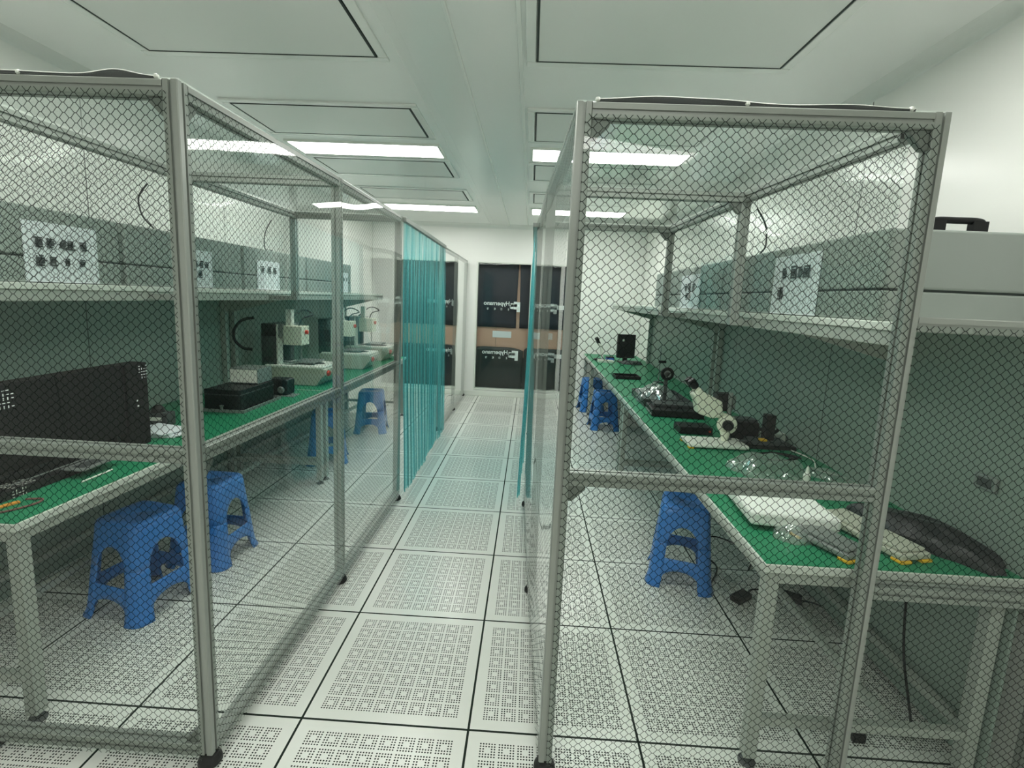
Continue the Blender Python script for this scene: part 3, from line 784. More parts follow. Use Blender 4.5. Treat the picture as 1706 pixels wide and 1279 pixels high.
# paper signs taped on the cases (glyphs are block characters)
def sign(label, x_face, sgn, y0, y1, z0, z1, rows, gs):
    xo = x_face - sgn * 0.003
    t = thing('paper_sign', label, 'paper', (xo, (y0 + y1) / 2, z0), 0, 'paper signs on the grey cases')
    W = y1 - y0; H = z1 - z0
    obj('sheet', MB().grid(lambda a, b: (-sgn * (0.002 + 0.004 * (1 - b) ** 2 * sin(a * pi)), (a - 0.5) * W, b * H), 8, 8), M_['paper'], t, solid=0.0006, recalc=False)
    mb = MB(); raw = MB()
    for r, (zf, cols) in enumerate(rows):
        for c, (af, sc) in enumerate(cols):
            g = MB(); glyph(g, af * W * 1.0, zf * H, gs * sc, 0.0, hash((r, c, len(cols))) % 1000)
            # bold filler so it reads as a dense character
            g.box(af * W - gs * sc * 0.3, af * W + gs * sc * 0.3, 0.0001, 0.0009, zf * H - gs * sc * 0.25, zf * H + gs * sc * 0.25)
            raw.v_off = len(raw.v); raw.add(g.v, g.f)
    # glyph plane y=0 -> face x
    pts = [(-sgn * (0.0075 + p[1]), p[0] * (1 if sgn > 0 else 1), p[2]) for p in raw.v]
    mb.add(pts, raw.f)
    obj('lettering', mb, M_['ink'], t)
sign('large white paper with two rows of characters on the nearest left case', -1.14, -1, 0.255, 0.57, ZSH + 0.004, 1.733,
     [(0.66, [(-0.32, 1.1), (-0.17, 1.0), (-0.02, 0.9), (0.09, 1.0), (0.27, 1.0)]), (0.36, [(-0.31, 1.1), (-0.16, 0.9), (0.03, 0.75), (0.24, 0.75)])], 0.042)
sign('white paper with a short character row on the second left case', -1.14, -1, 1.155, 1.342, ZSH + 0.004, 1.712,
     [(0.62, [(-0.3, 1), (-0.05, 1), (0.2, 1)]), (0.36, [(-0.1, 1.1)])], 0.04)
sign('white paper with three characters on the third left case', -1.14, -1, 1.82, 2.122, ZSH + 0.004, 1.706,
     [(0.68, [(-0.28, 1), (0.0, 1.1), (0.26, 1)])], 0.05)
sign('small white paper on the farthest left case', -1.14, -1, 3.34, 3.50, ZSH + 0.004, 1.70, [(0.65, [(-0.25, 1), (0.2, 1)])], 0.04)
sign('white paper with four characters on the case with the black handle', 1.835, 1, 0.388, 0.742, ZSH + 0.004, 1.75,
     [(0.70, [(0.21, 1.0), (0.02, 1.2), (-0.14, 1.0), (-0.27, 1.1)]), (0.36, [(0.28, 1.1)])], 0.05)
sign('white paper with two character rows on the farther right case', 1.842, 1, 1.73, 2.135, ZSH + 0.004, 1.732,
     [(0.62, [(0.2, 1.0), (0.0, 1.1), (-0.2, 1.0)]), (0.36, [(0.12, 1.0), (-0.06, 1.0)])], 0.055)

# ------------------------------------------------------------------ blue stools
def make_stool(label, loc, rz):
    t = thing('plastic_stool', label, 'stool', loc, rz, 'blue plastic stools')
    H = 0.45; ZTOP = 0.435; A = 0.56
    def hw(z): return 0.168 + (0.122 - 0.168) * (z / H) + 0.01 * max(0, 1 - z / 0.05) ** 2
    def pos(side, tt, z, hh=None):
        q = hw(z) if hh is None else hh
        x, y = q, q * tt
        n = 7.0; s = q * (abs(x) ** n + abs(y) ** n) ** (-1 / n); x *= s; y *= s
        # leg corners stand a little proud of the panel
        a = side * pi / 2
        return (x * cos(a) - y * sin(a), x * sin(a) + y * cos(a), z)
    def z1(tt): return 0.06 + 0.045 * math.sqrt(max(0, 1 - (tt / A) ** 2))
    def z2(tt): return 0.165
    def z3(tt): return 0.245 + 0.10 * math.sqrt(max(0, 1 - (tt / A) ** 2))
    def lv(zs, n=3):
        out = []
        for a, b in zip(zs, zs[1:]): out += [a + (b - a) * i / n for i in range(n)]
        return out + [zs[-1]]
    inner = [A * sin(pi / 2 * i / 9) for i in range(-9, 10)]
    outer = [A + (1 - A) * i / 5 for i in range(6)]
    seat = MB(); brace = MB()
    for side in range(4):
        for ta, tb in zip(inner, inner[1:]):
            def col(mb, fa, fb, n):
                vs = []; fs = []
                for i in range(n + 1):
                    vs += [pos(side, ta, fa(i / n)), pos(side, tb, fb(i / n))]
                for i in range(n): fs.append((2 * i, 2 * i + 1, 2 * i + 3, 2 * i + 2))
                mb.add(vs, fs)
            col(brace, lambda a: z1(ta) + (z2(ta) - z1(ta)) * a, lambda a: z1(tb) + (z2(tb) - z1(tb)) * a, 3)
            col(seat, lambda a: z3(ta) + (ZTOP - z3(ta)) * a, lambda a: z3(tb) + (ZTOP - z3(tb)) * a, 6)
    lev_leg = lv([0.0, z1(A), 0.165, 0.245], 3); lev_top = lv([0.245, ZTOP], 6)
    for side in range(4):
        leg = MB()
        cols = [(side, x) for x in outer] + [((side + 1) % 4, -x) for x in reversed(outer[:-1])]
        for (sa, ta), (sb, tb) in zip(cols, cols[1:]):
            for mb, lev in ((leg, lev_leg), (seat, lev_top)):
                vs = []; fs = []
                for z in lev: vs += [pos(sa, ta, z), pos(sb, tb, z)]
                for i in range(len(lev) - 1): fs.append((2 * i, 2 * i + 1, 2 * i + 3, 2 * i + 2))
                mb.add(vs, fs)
        obj('leg', leg, M_['blue'], t, solid=0.007)
    # seat cap
    ts = [-1 + 2 * i / 20 for i in range(21)][:-1]
    rings = [(hw(ZTOP), ZTOP), (hw(ZTOP) - 0.004, ZTOP + 0.008), (hw(ZTOP) - 0.012, H), (0.09, H), (0.085, H - 0.003), (0.0, H - 0.003)]
    vs = []; fs = []; n = 80
    for r, z in rings:
        for side in range(4):
            for tt in ts: vs.append(pos(side, tt, z, max(r, 0.001)))
    for k in range(len(rings) - 1):
        for i in range(n):
            j = (i + 1) % n
            fs.append((k * n + i, k * n + j, (k + 1) * n + j, (k + 1) * n + i))
    seat.add(vs, fs)
    for o_ in (obj('seat', seat, M_['blue'], t, solid=0.006), obj('brace', brace, M_['blue'], t, solid=0.007)): pass
    for o_ in t.children:
        me = o_.data; bm = bmesh.new(); bm.from_mesh(me); bmesh.ops.remove_doubles(bm, verts=bm.verts, dist=0.0005)
        bmesh.ops.recalc_face_normals(bm, faces=bm.faces); bm.to_mesh(me); bm.free()
        for p in me.polygons: p.use_smooth = True
    return t
st = make_stool('blue plastic stool under the right workbench, nearest the camera', (1.665, 1.105, 0), radians(-17))
copy_thing(st, (-1.045, 0.585, 0), radians(-12), 'blue plastic stool under the left workbench, nearest the camera')
copy_thing(st, (-0.995, 1.03, 0), radians(-3), 'blue plastic stool under the left workbench, second from the camera')
copy_thing(st, (-1.03, 2.70, 0), radians(20), 'blue plastic stool under the left workbenches, third from the camera')
copy_thing(st, (-0.96, 3.72, 0), radians(10), 'blue plastic stool under the left workbenches, farthest from the camera')
copy_thing(st, (1.70, 4.36, 0), radians(3), 'blue plastic stool under the second right workbench, nearer of its two')
copy_thing(st, (1.66, 5.32, 0), radians(6), 'blue plastic stool at the far end of the right workbenches')

# ------------------------------------------------------------------ things on the right bench
Z = TOP + 0.0005
def marker_squares(mb, o, u, v, cell, seed, cols=3, rows=5):
    """loose white printed ticks"""
    rr = random.Random(seed); o, u, v = Vector(o), Vector(u), Vector(v)
    n = u.cross(v).normalized()
    for i in range(cols):
        for j in range(rows):
            if rr.random() < 0.85:
                p = o + u * (i * cell) + v * (j * cell); s = cell * 0.32
                k = rr.random()
                a, b = (s, s * 0.35) if k < 0.5 else (s * 0.35, s)
                c = [p - u * a - v * b, p + u * a - v * b, p + u * a + v * b, p - u * a + v * b]
                mb.hexa([tuple(q) for q in c] + [tuple(q + n * 0.001) for q in c])

# foam slab
tag(obj('foam_slab', MB().box(-0.15, 0.15, -0.17, 0.17, 0, 0.05), M_['foam'], loc=(1.735, 0.30, Z + 0.012), bev=0.012, seg=3), 'thick white foam slab lying on the near right workbench', 'foam slab').rotation_euler = (radians(-2), 0, radians(-6))
# crumpled bag under and beside the slab
def crumple(name, label, cat, loc, sx, sy, sz, m, seed, rz=0.0, n=26, rough=0.35):
    rr = random.Random(seed); waves = [(rr.uniform(-1, 1) * 14, rr.uniform(-1, 1) * 14, rr.uniform(0, 6), rr.uniform(0.3, 1)) for _ in range(9)]
    def fn(a, b):
        x, y = a * 2 - 1, b * 2 - 1
        e = max(0, 1 - (abs(x) ** 2.6 + abs(y) ** 2.6)) ** 0.5 if abs(x) ** 2.6 + abs(y) ** 2.6 < 1 else 0
        wv = sum(A_ * sin(fx * x * 0.5 + fy * y * 0.5 + ph) for fx, fy, ph, A_ in waves) / 9
        k = (abs(x) ** 2.6 + abs(y) ** 2.6) ** (1 / 2.6); sc = 1 / max(k, 1)
        wob = 1 + 0.06 * sin(math.atan2(y, x) * 5 + seed) + 0.04 * sin(math.atan2(y, x) * 11)
        return (x * sc * sx * wob, y * sc * sy * wob, max(0.001, sz * e * (0.75 + rough * 2 * wv) + 0.001))
    mb = MB().grid(fn, n, n)
    o = tag(obj(name, mb, m, loc=loc, smooth=False, recalc=False, uvfn=lambda c: (c.x * 3, c.y * 3)), label, cat); o.rotation_euler = (0, 0, rz)
    return o
crumple('plastic_bag', 'crumpled clear plastic bag beside the foam slab, right workbench', 'plastic bag', (1.69, 0.10, Z), 0.06, 0.05, 0.05, M_['plastic_wrap'], 3, rz=-0.3)
# flat casing with yellow corners (two pieces)
def flat_unit(label, loc, lx, ly, hz, rz, m, corner):
    t = thing('flat_casing', label, 'casing', loc, rz, 'flat casings with yellow feet')
    obj('body', MB().box(-lx / 2, lx / 2, -ly / 2, ly / 2, 0.008, hz), m, t, bev=0.006, seg=3)
    obj('cover', MB().box(-lx / 2 + 0.012, lx / 2 - 0.012, -ly / 2 + 0.012, ly / 2 - 0.012, hz, hz + 0.012), m, t, bev=0.004)
    for a in (-1, 1):
        for b in (-1, 1):
            obj('foot', MB().box(a * (lx / 2 - 0.02) - 0.022, a * (lx / 2 - 0.02) + 0.022, b * (ly / 2 - 0.014) - 0.02, b * (ly / 2 - 0.014) + 0.02, 0, 0.01), M_['yellow'], t, bev=0.003)
    return t
flat_unit('beige flat casing with yellow feet next to the black bag', (1.975, 0.135, Z), 0.12, 0.33, 0.03, radians(14), M_['beige'], 0)
flat_unit('grey flat casing with yellow feet beside the plastic bag', (1.79, 0.055, Z), 0.11, 0.20, 0.028, radians(24), M_['grey'], 0)
crumple('black_bag', 'long crumpled black bag lying at the wall end of the right workbench', 'bag', (2.165, 0.155, Z), 0.09, 0.235, 0.095, M_['black_cloth'], 11, rz=radians(22), n=40, rough=0.3)
# silver plastic bags
crumple('plastic_bag', 'long crumpled clear plastic bag under the booth cross rail, right workbench', 'plastic bag', (1.93, 0.80, Z), 0.17, 0.13, 0.075, M_['plastic_wrap'], 5, rz=-0.25, n=40, rough=0.8)
crumple('plastic_bag', 'small clear plastic bag between stage and wall, right workbench', 'plastic bag', (2.20, 0.76, Z), 0.06, 0.11, 0.04, M_['plastic_wrap'], 8, rz=0.5)
t = thing('squeeze_bottle', 'small white bottle standing among plastic bags on the right workbench', 'bottle', (2.02, 0.62, Z))
obj('body', MB().lathe([(0.014, 0), (0.015, 0.004), (0.015, 0.055), (0.008, 0.068), (0.006, 0.07)], (0, 0, 0), (0, 0, 1), 18), M_['white'], t, smooth=False)
obj('nozzle', MB().lathe([(0.008, 0.07), (0.007, 0.08), (0.0025, 0.098)], (0, 0, 0), (0, 0, 1), 14), M_['white'], t)
# white cable along wall
tag(obj('white_cable', MB().tube(smooth_curve([(2.24, 1.2, Z + 0.004), (2.26, 1.0, Z + 0.012), (2.21, 0.86, Z + 0.004), (2.27, 0.76, Z + 0.006), (2.275, 0.62, Z + 0.004), (2.22, 0.5, Z + 0.003)]), 0.0035), M_['white']),
    'thin white cable running along the wall side of the right workbench', 'cable')

# microscope
mic = thing('microscope', 'cream stereo microscope with black eyepieces on the right workbench', 'microscope', (1.815, 1.21, Z))
obj('base_plate', MB().box(-0.155, 0.175, -0.085, 0.085, 0.006, 0.028), M_['white'], mic, bev=0.008, seg=3)
for a in (-1, 1):
    obj('foot', MB().box(-0.15 - 0.006, -0.125, a * 0.07 - 0.014, a * 0.07 + 0.014, 0, 0.009), M_['yellow'], mic, bev=0.002)
obj('column', MB().lathe([(0.028, 0.026), (0.028, 0.034), (0.0125, 0.036), (0.0125, 0.30)], (0.10, 0.055, 0), (0, 0, 1), 20), M_['grey'], mic)
fk = obj('focus_mount', MB().lathe([(0.040, -0.02), (0.052, -0.012), (0.055, 0.0), (0.052, 0.012), (0.036, 0.018)], (0.085, 0.03, 0.118), (-0.25, -1, 0.1), 28), M_['cream'], mic)
obj('focus_knob', MB().lathe([(0.027, 0.0), (0.03, 0.006), (0.03, 0.024), (0.024, 0.03)], (0.082, 0.012, 0.12), (-0.25, -1, 0.1), 24), M_['black'], fk)
obj('objective', MB().lathe([(0.028, 0), (0.024, 0.03), (0.018, 0.045), (0.018, 0.055)], (0.075, 0.02, 0.083), (0, 0, -1), 20), M_['cream'], mic)
hd = MB().prism([(-0.085, 0.175), (0.0, 0.150), (0.055, 0.17), (0.045, 0.25), (-0.03, 0.285), (-0.085, 0.31), (-0.125, 0.285), (-0.10, 0.24)], (0.0, 0.11, 0), (1, 0, 0), (0, 0, 1), (0, -1, 0), 0.095)
hd_o = obj('head', hd, M_['cream'], mic, bev=0.012, seg=3)
obj('focus_arm', MB().prism([(0.02, 0.155), (0.10, 0.14), (0.13, 0.16), (0.05, 0.19)], (0, 0.09, 0), (1, 0, 0), (0, 0, 1), (0, -1, 0), 0.055), M_['cream'], mic, bev=0.006)
for a in (0.035, 0.09):
    e = obj('eyepiece', MB().lathe([(0.021, 0), (0.021, 0.03), (0.015, 0.034), (0.015, 0.06)], (-0.075, a, 0.285), (-0.62, 0, 0.75), 18), M_['cream'], mic)
    obj('eyecup', MB().lathe([(0.017, 0.05), (0.022, 0.056), (0.023, 0.10), (0.018, 0.105)], (-0.075, a, 0.285), (-0.62, 0, 0.75), 18), M_['black'], e)
cmo = obj('camera', MB().box(0.03, 0.12, 0.06, 0.14, 0.188, 0.288), M_['black'], mic, bev=0.005)
obj('rear_plate', MB().box(0.12, 0.137, 0.065, 0.135, 0.198, 0.278), M_['grey'], cmo, bev=0.003)
# motion stage
stg = thing('motion_stage', 'black motion stage with an upright slide beside the microscope', 'stage', (2.165, 1.24, Z))
obj('base', MB().box(-0.17, 0.11, -0.06, 0.06, 0, 0.022), M_['black'], stg, bev=0.003)
obj('carriage', MB().box(-0.14, 0.06, -0.05, 0.05, 0.022, 0.045), M_['dkgrey'], stg, bev=0.003)
obj('slide', MB().box(-0.055, -0.005, -0.03, 0.03, 0.045, 0.19), M_['black'], stg, bev=0.004)
obj('adjuster', MB().lathe([(0.01, 0), (0.012, 0.004), (0.012, 0.03), (0.007, 0.032), (0.007, 0.06)], (-0.14, -0.03, 0.035), (-1, -0.2, 0.1), 16), M_['dkgrey'], stg)
obj('shim', MB().box(-0.09, -0.055, -0.055, -0.02, 0.045, 0.056), M_['yellow'], stg, bev=0.002)
tag(obj('cable_coil', MB().tube(smooth_curve([(0.14 * cos(i * 0.7) * (1 - i * 0.02), 0.06 * sin(i * 0.7), 0.006 + 0.003 * (i % 3)) for i in range(22)], 5), 0.0045), M_['black'], loc=(2.08, 1.03, Z)), 'loose coil of black cable in front of the motion stage', 'cable')
t = thing('driver_unit', 'black driver unit between the microscope column and the stage slide', 'driver unit', (2.05, 1.37, Z))
obj('body', MB().box(-0.09, 0.07, -0.06, 0.05, 0, 0.12), M_['black'], t, bev=0.006)
obj('heat_sink', MB().box(-0.08, 0.06, -0.05, 0.04, 0.12, 0.135), M_['dkgrey'], t, bev=0.002)
t = thing('control_box', 'white control box behind the black motion stage', 'control box', (2.225, 1.42, Z))
obj('body', MB().box(-0.08, 0.08, -0.06, 0.06, 0, 0.05), M_['white'], t, bev=0.006)
obj('dial', MB().lathe([(0.016, 0), (0.018, 0.004), (0.016, 0.018)], (-0.05, -0.0, 0.05), (0, 0, 1), 16), M_['black'], t)
tag(obj('box_cable', MB().tube(smooth_curve([(2.24, 1.335, Z + 0.08), (2.22, 1.33, Z + 0.065), (2.19, 1.335, Z + 0.045), (2.2, 1.34, Z + 0.012)]), 0.01), M_['black']), 'thick black cable end beside the white control box', 'cable')

# black device / red lamp by microscope, dark trays further on
t = thing('controller', 'low black controller with a red light behind the microscope base', 'controller', (1.80, 1.50, Z))
obj('body', MB().box(-0.10, 0.10, -0.07, 0.07, 0, 0.045), M_['black'], t, bev=0.005)
obj('indicator', MB().box(0.075, 0.087, -0.073, -0.068, 0.018, 0.028), M_['red'], t)
def tray(label, loc, lx, ly, hz, m, wrap=None, rz=0.0):
    t = thing('parts_tray', label, 'tray', loc, rz, 'trays on the workbenches')
    wl = 0.006
    obj('floor_plate', MB().box(-lx / 2, lx / 2, -ly / 2, ly / 2, 0, 0.006), m, t)
    rm = MB()
    for a, b, c, d in ((-lx / 2, lx / 2, -ly / 2, -ly / 2 + wl), (-lx / 2, lx / 2, ly / 2 - wl, ly / 2), (-lx / 2, -lx / 2 + wl, -ly / 2 + wl, ly / 2 - wl), (lx / 2 - wl, lx / 2, -ly / 2 + wl, ly / 2 - wl)):
        rm.box(a, b, c, d, 0.006, hz)
    obj('rim', rm, m, t, bev=0.002)
    return t
t = thing('flat_instrument', 'flat black instrument with silver edge on the right workbench, past the microscope', 'instrument', (1.83, 1.98, Z), radians(-4))
obj('body', MB().box(-0.19, 0.17, -0.13, 0.13, 0.004, 0.05), M_['black'], t, bev=0.006)
obj('edge_strip', MB().box(-0.194, -0.188, -0.125, 0.125, 0.01, 0.02), M_['grey'], t)
obj('top_plate', MB().box(-0.16, 0.15, -0.02, 0.125, 0.05, 0.072), M_['dkgrey'], t, bev=0.004)
t = tray('grey tray of small parts under plastic film, right workbench', (1.83, 2.42, Z), 0.36, 0.46, 0.06, M_['dkgrey'])
crumple('plastic_bag', 'crumpled clear plastic heaped in the grey tray, right workbench', 'plastic bag', (1.79, 2.42, Z + 0.01), 0.155, 0.20, 0.15, M_['plastic_wrap'], 15, n=30)
t = thing('lens_disc', 'upright black disc with a pale ring above the grey tray', 'disc', (1.79, 2.15, Z))
obj('stand', MB().box(-0.012, 0.012, -0.012, 0.012, 0, 0.24).box(-0.04, 0.04, -0.03, 0.03, 0, 0.01), M_['dkgrey'], t)
rg = obj('disc', MB().lathe([(0.045, -0.01), (0.05, -0.006), (0.05, 0.006), (0.045, 0.01)], (0, -0.02, 0.27), (0, -1, 0), 28), M_['black'], t)
obj('ring', MB().lathe([(0.016, 0.01), (0.016, 0.013), (0.026, 0.013), (0.026, 0.01)], (0, -0.02, 0.27), (0, -1, 0), 28), M_['grey'], rg)
tray('shallow black tray on the second right workbench', (1.79, 3.62, Z), 0.26, 0.22, 0.03, M_['black'])
tray('shallow white tray near the far end of the right workbenches', (1.76, 4.88, Z), 0.2, 0.14, 0.03, M_['white'])
t = thing('monitor', 'black square monitor standing at the far end of the right workbenches', 'monitor', (2.03, 4.98, Z), radians(8))
obj('screen_housing', MB().box(-0.12, 0.12, -0.02, 0.03, 0.06, 0.37), M_['black'], t, bev=0.006)
obj('stand', MB().box(-0.03, 0.03, 0.0, 0.03, 0.01, 0.07).box(-0.09, 0.09, -0.07, 0.08, 0, 0.012), M_['black'], t, bev=0.003)
obj('sticker', MB().box(-0.06, -0.035, -0.0215, -0.02, 0.28, 0.31), M_['white'], t)
crumple('parts_pile', 'small heap of dark parts in front of the far monitor', 'parts', (2.08, 4.80, Z), 0.13, 0.07, 0.06, M_['dkgrey'], 23)
t = thing('desk_microscope', 'small white microscope left of the far black monitor', 'microscope', (1.70, 5.10, Z))
obj('base', MB().box(-0.06, 0.08, -0.07, 0.07, 0, 0.02), M_['black'], t, bev=0.004)
obj('arm', MB().prism([(0.03, 0.02), (0.06, 0.02), (0.04, 0.2), (-0.02, 0.24), (-0.03, 0.2), (0.01, 0.17)], (0, 0.03, 0), (1, 0, 0), (0, 0, 1), (0, -1, 0), 0.06), M_['white'], t, bev=0.006)
obj('eyepiece', MB().lathe([(0.022, 0), (0.022, 0.06), (0.026, 0.065), (0.026, 0.10)], (-0.005, 0, 0.22), (-0.5, -0.3, 0.8), 16), M_['black'], t)
t = thing('blue_box', 'small blue box beside the white far microscope', 'box', (1.83, 5.0, Z))
obj('body', MB().box(-0.05, 0.05, -0.05, 0.05, 0, 0.055), M_['bluelabel'], t, bev=0.004)
obj('lid', MB().box(-0.052, 0.052, -0.052, 0.052, 0.055, 0.065), M_['black'], t, bev=0.003)
# tall thin stand near wall
t = thing('probe_stand', 'thin upright rod stand near the wall, right workbench', 'stand', (2.07, 3.4, Z))
obj('base', MB().lathe([(0.05, 0), (0.05, 0.012), (0.01, 0.016)], (0, 0, 0), (0, 0, 1), 20), M_['dkgrey'], t)
obj('rod', MB().cyl((0, 0, 0.012), (0, 0, 0.36), 0.006), M_['grey'], t)
obj('clamp', MB().box(-0.015, 0.06, -0.012, 0.012, 0.2, 0.225), M_['black'], t, bev=0.003)
# socket on right wall
t = thing('wall_socket', 'grey socket on the wall above the black bag', 'socket', (2.2945, 0.085, 0.985))
obj('plate', MB().box(-0.012, 0, -0.04, 0.04, -0.025, 0.025), M_['grey'], t, bev=0.004)
obj('outlet', MB().box(-0.014, -0.012, -0.025, 0.025, -0.015, 0.015), M_['dkgrey'], t)

# floor clutter under the right bench
for k, (x, y, rz, lab) in enumerate(((1.93, 0.90, 0.6, 'black power adapter on the floor behind the near right bench leg'), (2.2, 0.93, -0.5, 'black power adapter on the floor close to the right wall'))):
    t = thing('power_adapter', lab, 'power adapter', (x, y, 0.0), rz, 'black power adapters')
    obj('body', MB().box(-0.055, 0.055, -0.03, 0.03, 0, 0.034), M_['black'], t, bev=0.006)
    obj('cord', MB().tube(smooth_curve([(0.055, 0, 0.015), (0.14, 0.02, 0.006), (0.25, -0.05, 0.005), (0.33, -0.02, 0.005)]), 0.004), M_['black'], t)
t = thing('plug_block', 'small dark block on the floor near the booth front, right side', 'block', (2.0, 0.075, 0))
obj('body', MB().box(-0.022, 0.022, -0.018, 0.018, 0, 0.035), M_['black'], t, bev=0.004)
obj('cap', MB().box(-0.016, 0.016, -0.012, 0.012, 0.035, 0.042), M_['dkgrey'], t)
tag(obj('hanging_cable', MB().tube(smooth_curve([(2.235, 0.25, 0.664), (2.237, 0.255, 0.5), (2.235, 0.24, 0.36), (2.237, 0.215, 0.22), (2.235, 0.15, 0.06), (2.22, 0.11, 0.006)]), 0.0045), M_['black']), 'black cable hanging below the near right workbench', 'cable')
tag(obj('floor_cable', MB().tube(smooth_curve([(1.80, 1.0, 0.006), (1.92, 1.22, 0.006), (1.86, 1.45, 0.006), (2.05, 1.6, 0.006), (2.2, 1.4, 0.006), (2.1, 1.2, 0.006)]), 0.0045), M_['black']), 'black cable looped on the floor behind the near right stool', 'cable')

# cables by the rear posts
tag(obj('hanging_cable', MB().tube(smooth_curve([(1.80, 0.92, 1.99), (1.86, 0.95, 1.92), (1.88, 0.97, 1.83), (1.86, 0.98, 1.79)]), 0.004), M_['black']), 'thin dark cable drooping from the right booth rail to the case', 'cable')
tag(obj('hanging_cable', MB().tube(smooth_curve([(-1.13, 0.87, 1.99), (-1.2, 0.9, 1.93), (-1.21, 0.93, 1.85), (-1.17, 0.95, 1.79)]), 0.004), M_['black']), 'thin dark cable drooping from the left booth rail to the case', 'cable')
tag(obj('hanging_cable', MB().tube(smooth_curve([(-1.10, 1.96, 1.99), (-1.17, 2.0, 1.9), (-1.2, 2.05, 1.8), (-1.16, 2.08, 1.79)]), 0.004), M_['black']), 'thin dark cable drooping over the third left case', 'cable')

# ------------------------------------------------------------------ things on the left bench
# flat black instrument in front of the enclosure
sl = thing('flat_black_unit', 'flat black unit with pale edge lines in front of the black test board', 'unit', (-1.05, -0.1, Z))
obj('body', MB().box(-0.50, 0.0, 0.0, 0.62, 0.0, 0.032), M_['black'], sl, bev=0.004)
obj('edge_strip', MB().box(-0.05, -0.043, 0.18, 0.5, 0.032, 0.0345), M_['grey'], sl)
obj('edge_strip', MB().box(-0.17, -0.165, 0.0, 0.35, 0.032, 0.0335), M_['dkgrey'], sl)
mk = MB(); marker_squares(mk, (0.0006, 0.155, 0.004), (0, 1, 0), (0, 0, 1), 0.011, 4, 5, 3); 
marker_squares(mk, (-0.075, 0.17, 0.0323), (1, 0, 0), (0, 1, 0), 0.015, 9, 5, 6)
obj('printed_marks', mk, M_['white'], sl)
en = thing('black_test_board', 'large matt black test board standing on the near left workbench', 'board', (-1.10, -0.1, Z + 0.033))
obj('board', MB().box(-0.07, 0.0, 0.0, 0.72, 0.045, 0.368), M_['black_soft'], en, bev=0.005)
obj('end_panel', MB().box(-0.075, 0.008, 0.722, 0.848, -0.033, 0.366), M_['black_soft'], en, bev=0.004)
obj('support', MB().box(-0.24, -0.0, 0.03, 0.05, 0.0, 0.045).box(-0.24, -0.0, 0.66, 0.68, 0.0, 0.045).box(-0.10, -0.07, 0.03, 0.68, 0.01, 0.20), M_['black'], en, bev=0.003)
mk = MB()
marker_squares(mk, (0.0085, 0.80, 0.295), (0, 1, 0), (0, 0, 1), 0.014, 2, 4, 5)
marker_squares(mk, (0.0006, 0.185, 0.285), (0, 1, 0), (0, 0, 1), 0.015, 6, 4, 5)
mk.box(0.008, 0.0088, 0.775, 0.782, 0.185, 0.193).box(0.008, 0.0088, 0.777, 0.786, 0.16, 0.167)
obj('printed_marks', mk, M_['decal'], en)
t = thing('grey_label_plate', 'grey framed plate lying under the front of the black test board', 'plate', (-1.02, 0.34, Z + 0.033))
obj('plate', MB().box(-0.05, 0.045, -0.09, 0.09, 0, 0.004), M_['grey'], t)
obj('inset', MB().box(-0.03, 0.02, -0.06, 0.06, 0.004, 0.005), M_['dkgrey'], t)
tag(obj('orange_clip', MB().box(-0.03, 0.03, -0.008, 0.008, 0, 0.008), M_['orange'], loc=(-1.01, 0.0, Z), bev=0.002), 'orange clip on the green mat at the near corner of the left workbench', 'clip').rotation_euler = (0, 0, radians(70))
tag(obj('red_cord', MB().tube(smooth_curve([(-1.03, -0.09, Z + 0.004), (-0.97, -0.05, Z + 0.004), (-0.935, 0.02, Z + 0.004), (-0.95, 0.06, Z + 0.004), (-1.0, 0.05, Z + 0.004)]), 0.0035), M_['pinkcord']), 'dull red cord looped on the near end of the left workbench', 'cord')
tag(obj('white_rod', MB().cyl((-0.955, 0.22, Z + 0.004), (-0.955, 0.36, Z + 0.004), 0.0035), M_['white']), 'short white rod lying on the green mat by the black test board', 'rod')
# papers and small devices behind the enclosure
rr = random.Random(5)
for k in range(4):
    t_ = tag(obj('paper_sheet', MB().box(-0.11, 0.11, -0.08, 0.08, 0, 0.006), M_['paper'], loc=(-1.16 + rr.uniform(-.02, .02), 0.875 + rr.uniform(-.02, .02), Z + 0.0065 * k), bev=0.001),
             f'white booklet beside the black test board, {["bottom", "second from bottom", "third from bottom", "top"][k]} of its stack', 'booklet', 'white booklets beside the black test board')
    t_.rotation_euler = (0, 0, rr.uniform(-0.3, 0.3))
t = thing('small_gadget', 'dark gadget with pale strip standing behind the white booklets', 'gadget', (-1.27, 1.04, Z))
obj('body', MB().box(-0.09, 0.06, -0.03, 0.04, 0, 0.075), M_['dkgrey'], t, bev=0.006)
obj('display', MB().box(-0.06, 0.03, -0.032, -0.03, 0.03, 0.05), M_['white'], t)
obj('dome', MB().lathe([(0.035, 0), (0.03, 0.02), (0.018, 0.035), (0.004, 0.04)], (-0.01, 0.0, 0.075), (0, 0, 1), 18), M_['black'], t)
crumple('plastic_bag', 'crumpled clear plastic next to the white booklets', 'plastic bag', (-1.36, 0.90, Z), 0.07, 0.07, 0.09, M_['plastic_wrap'], 31, n=18)

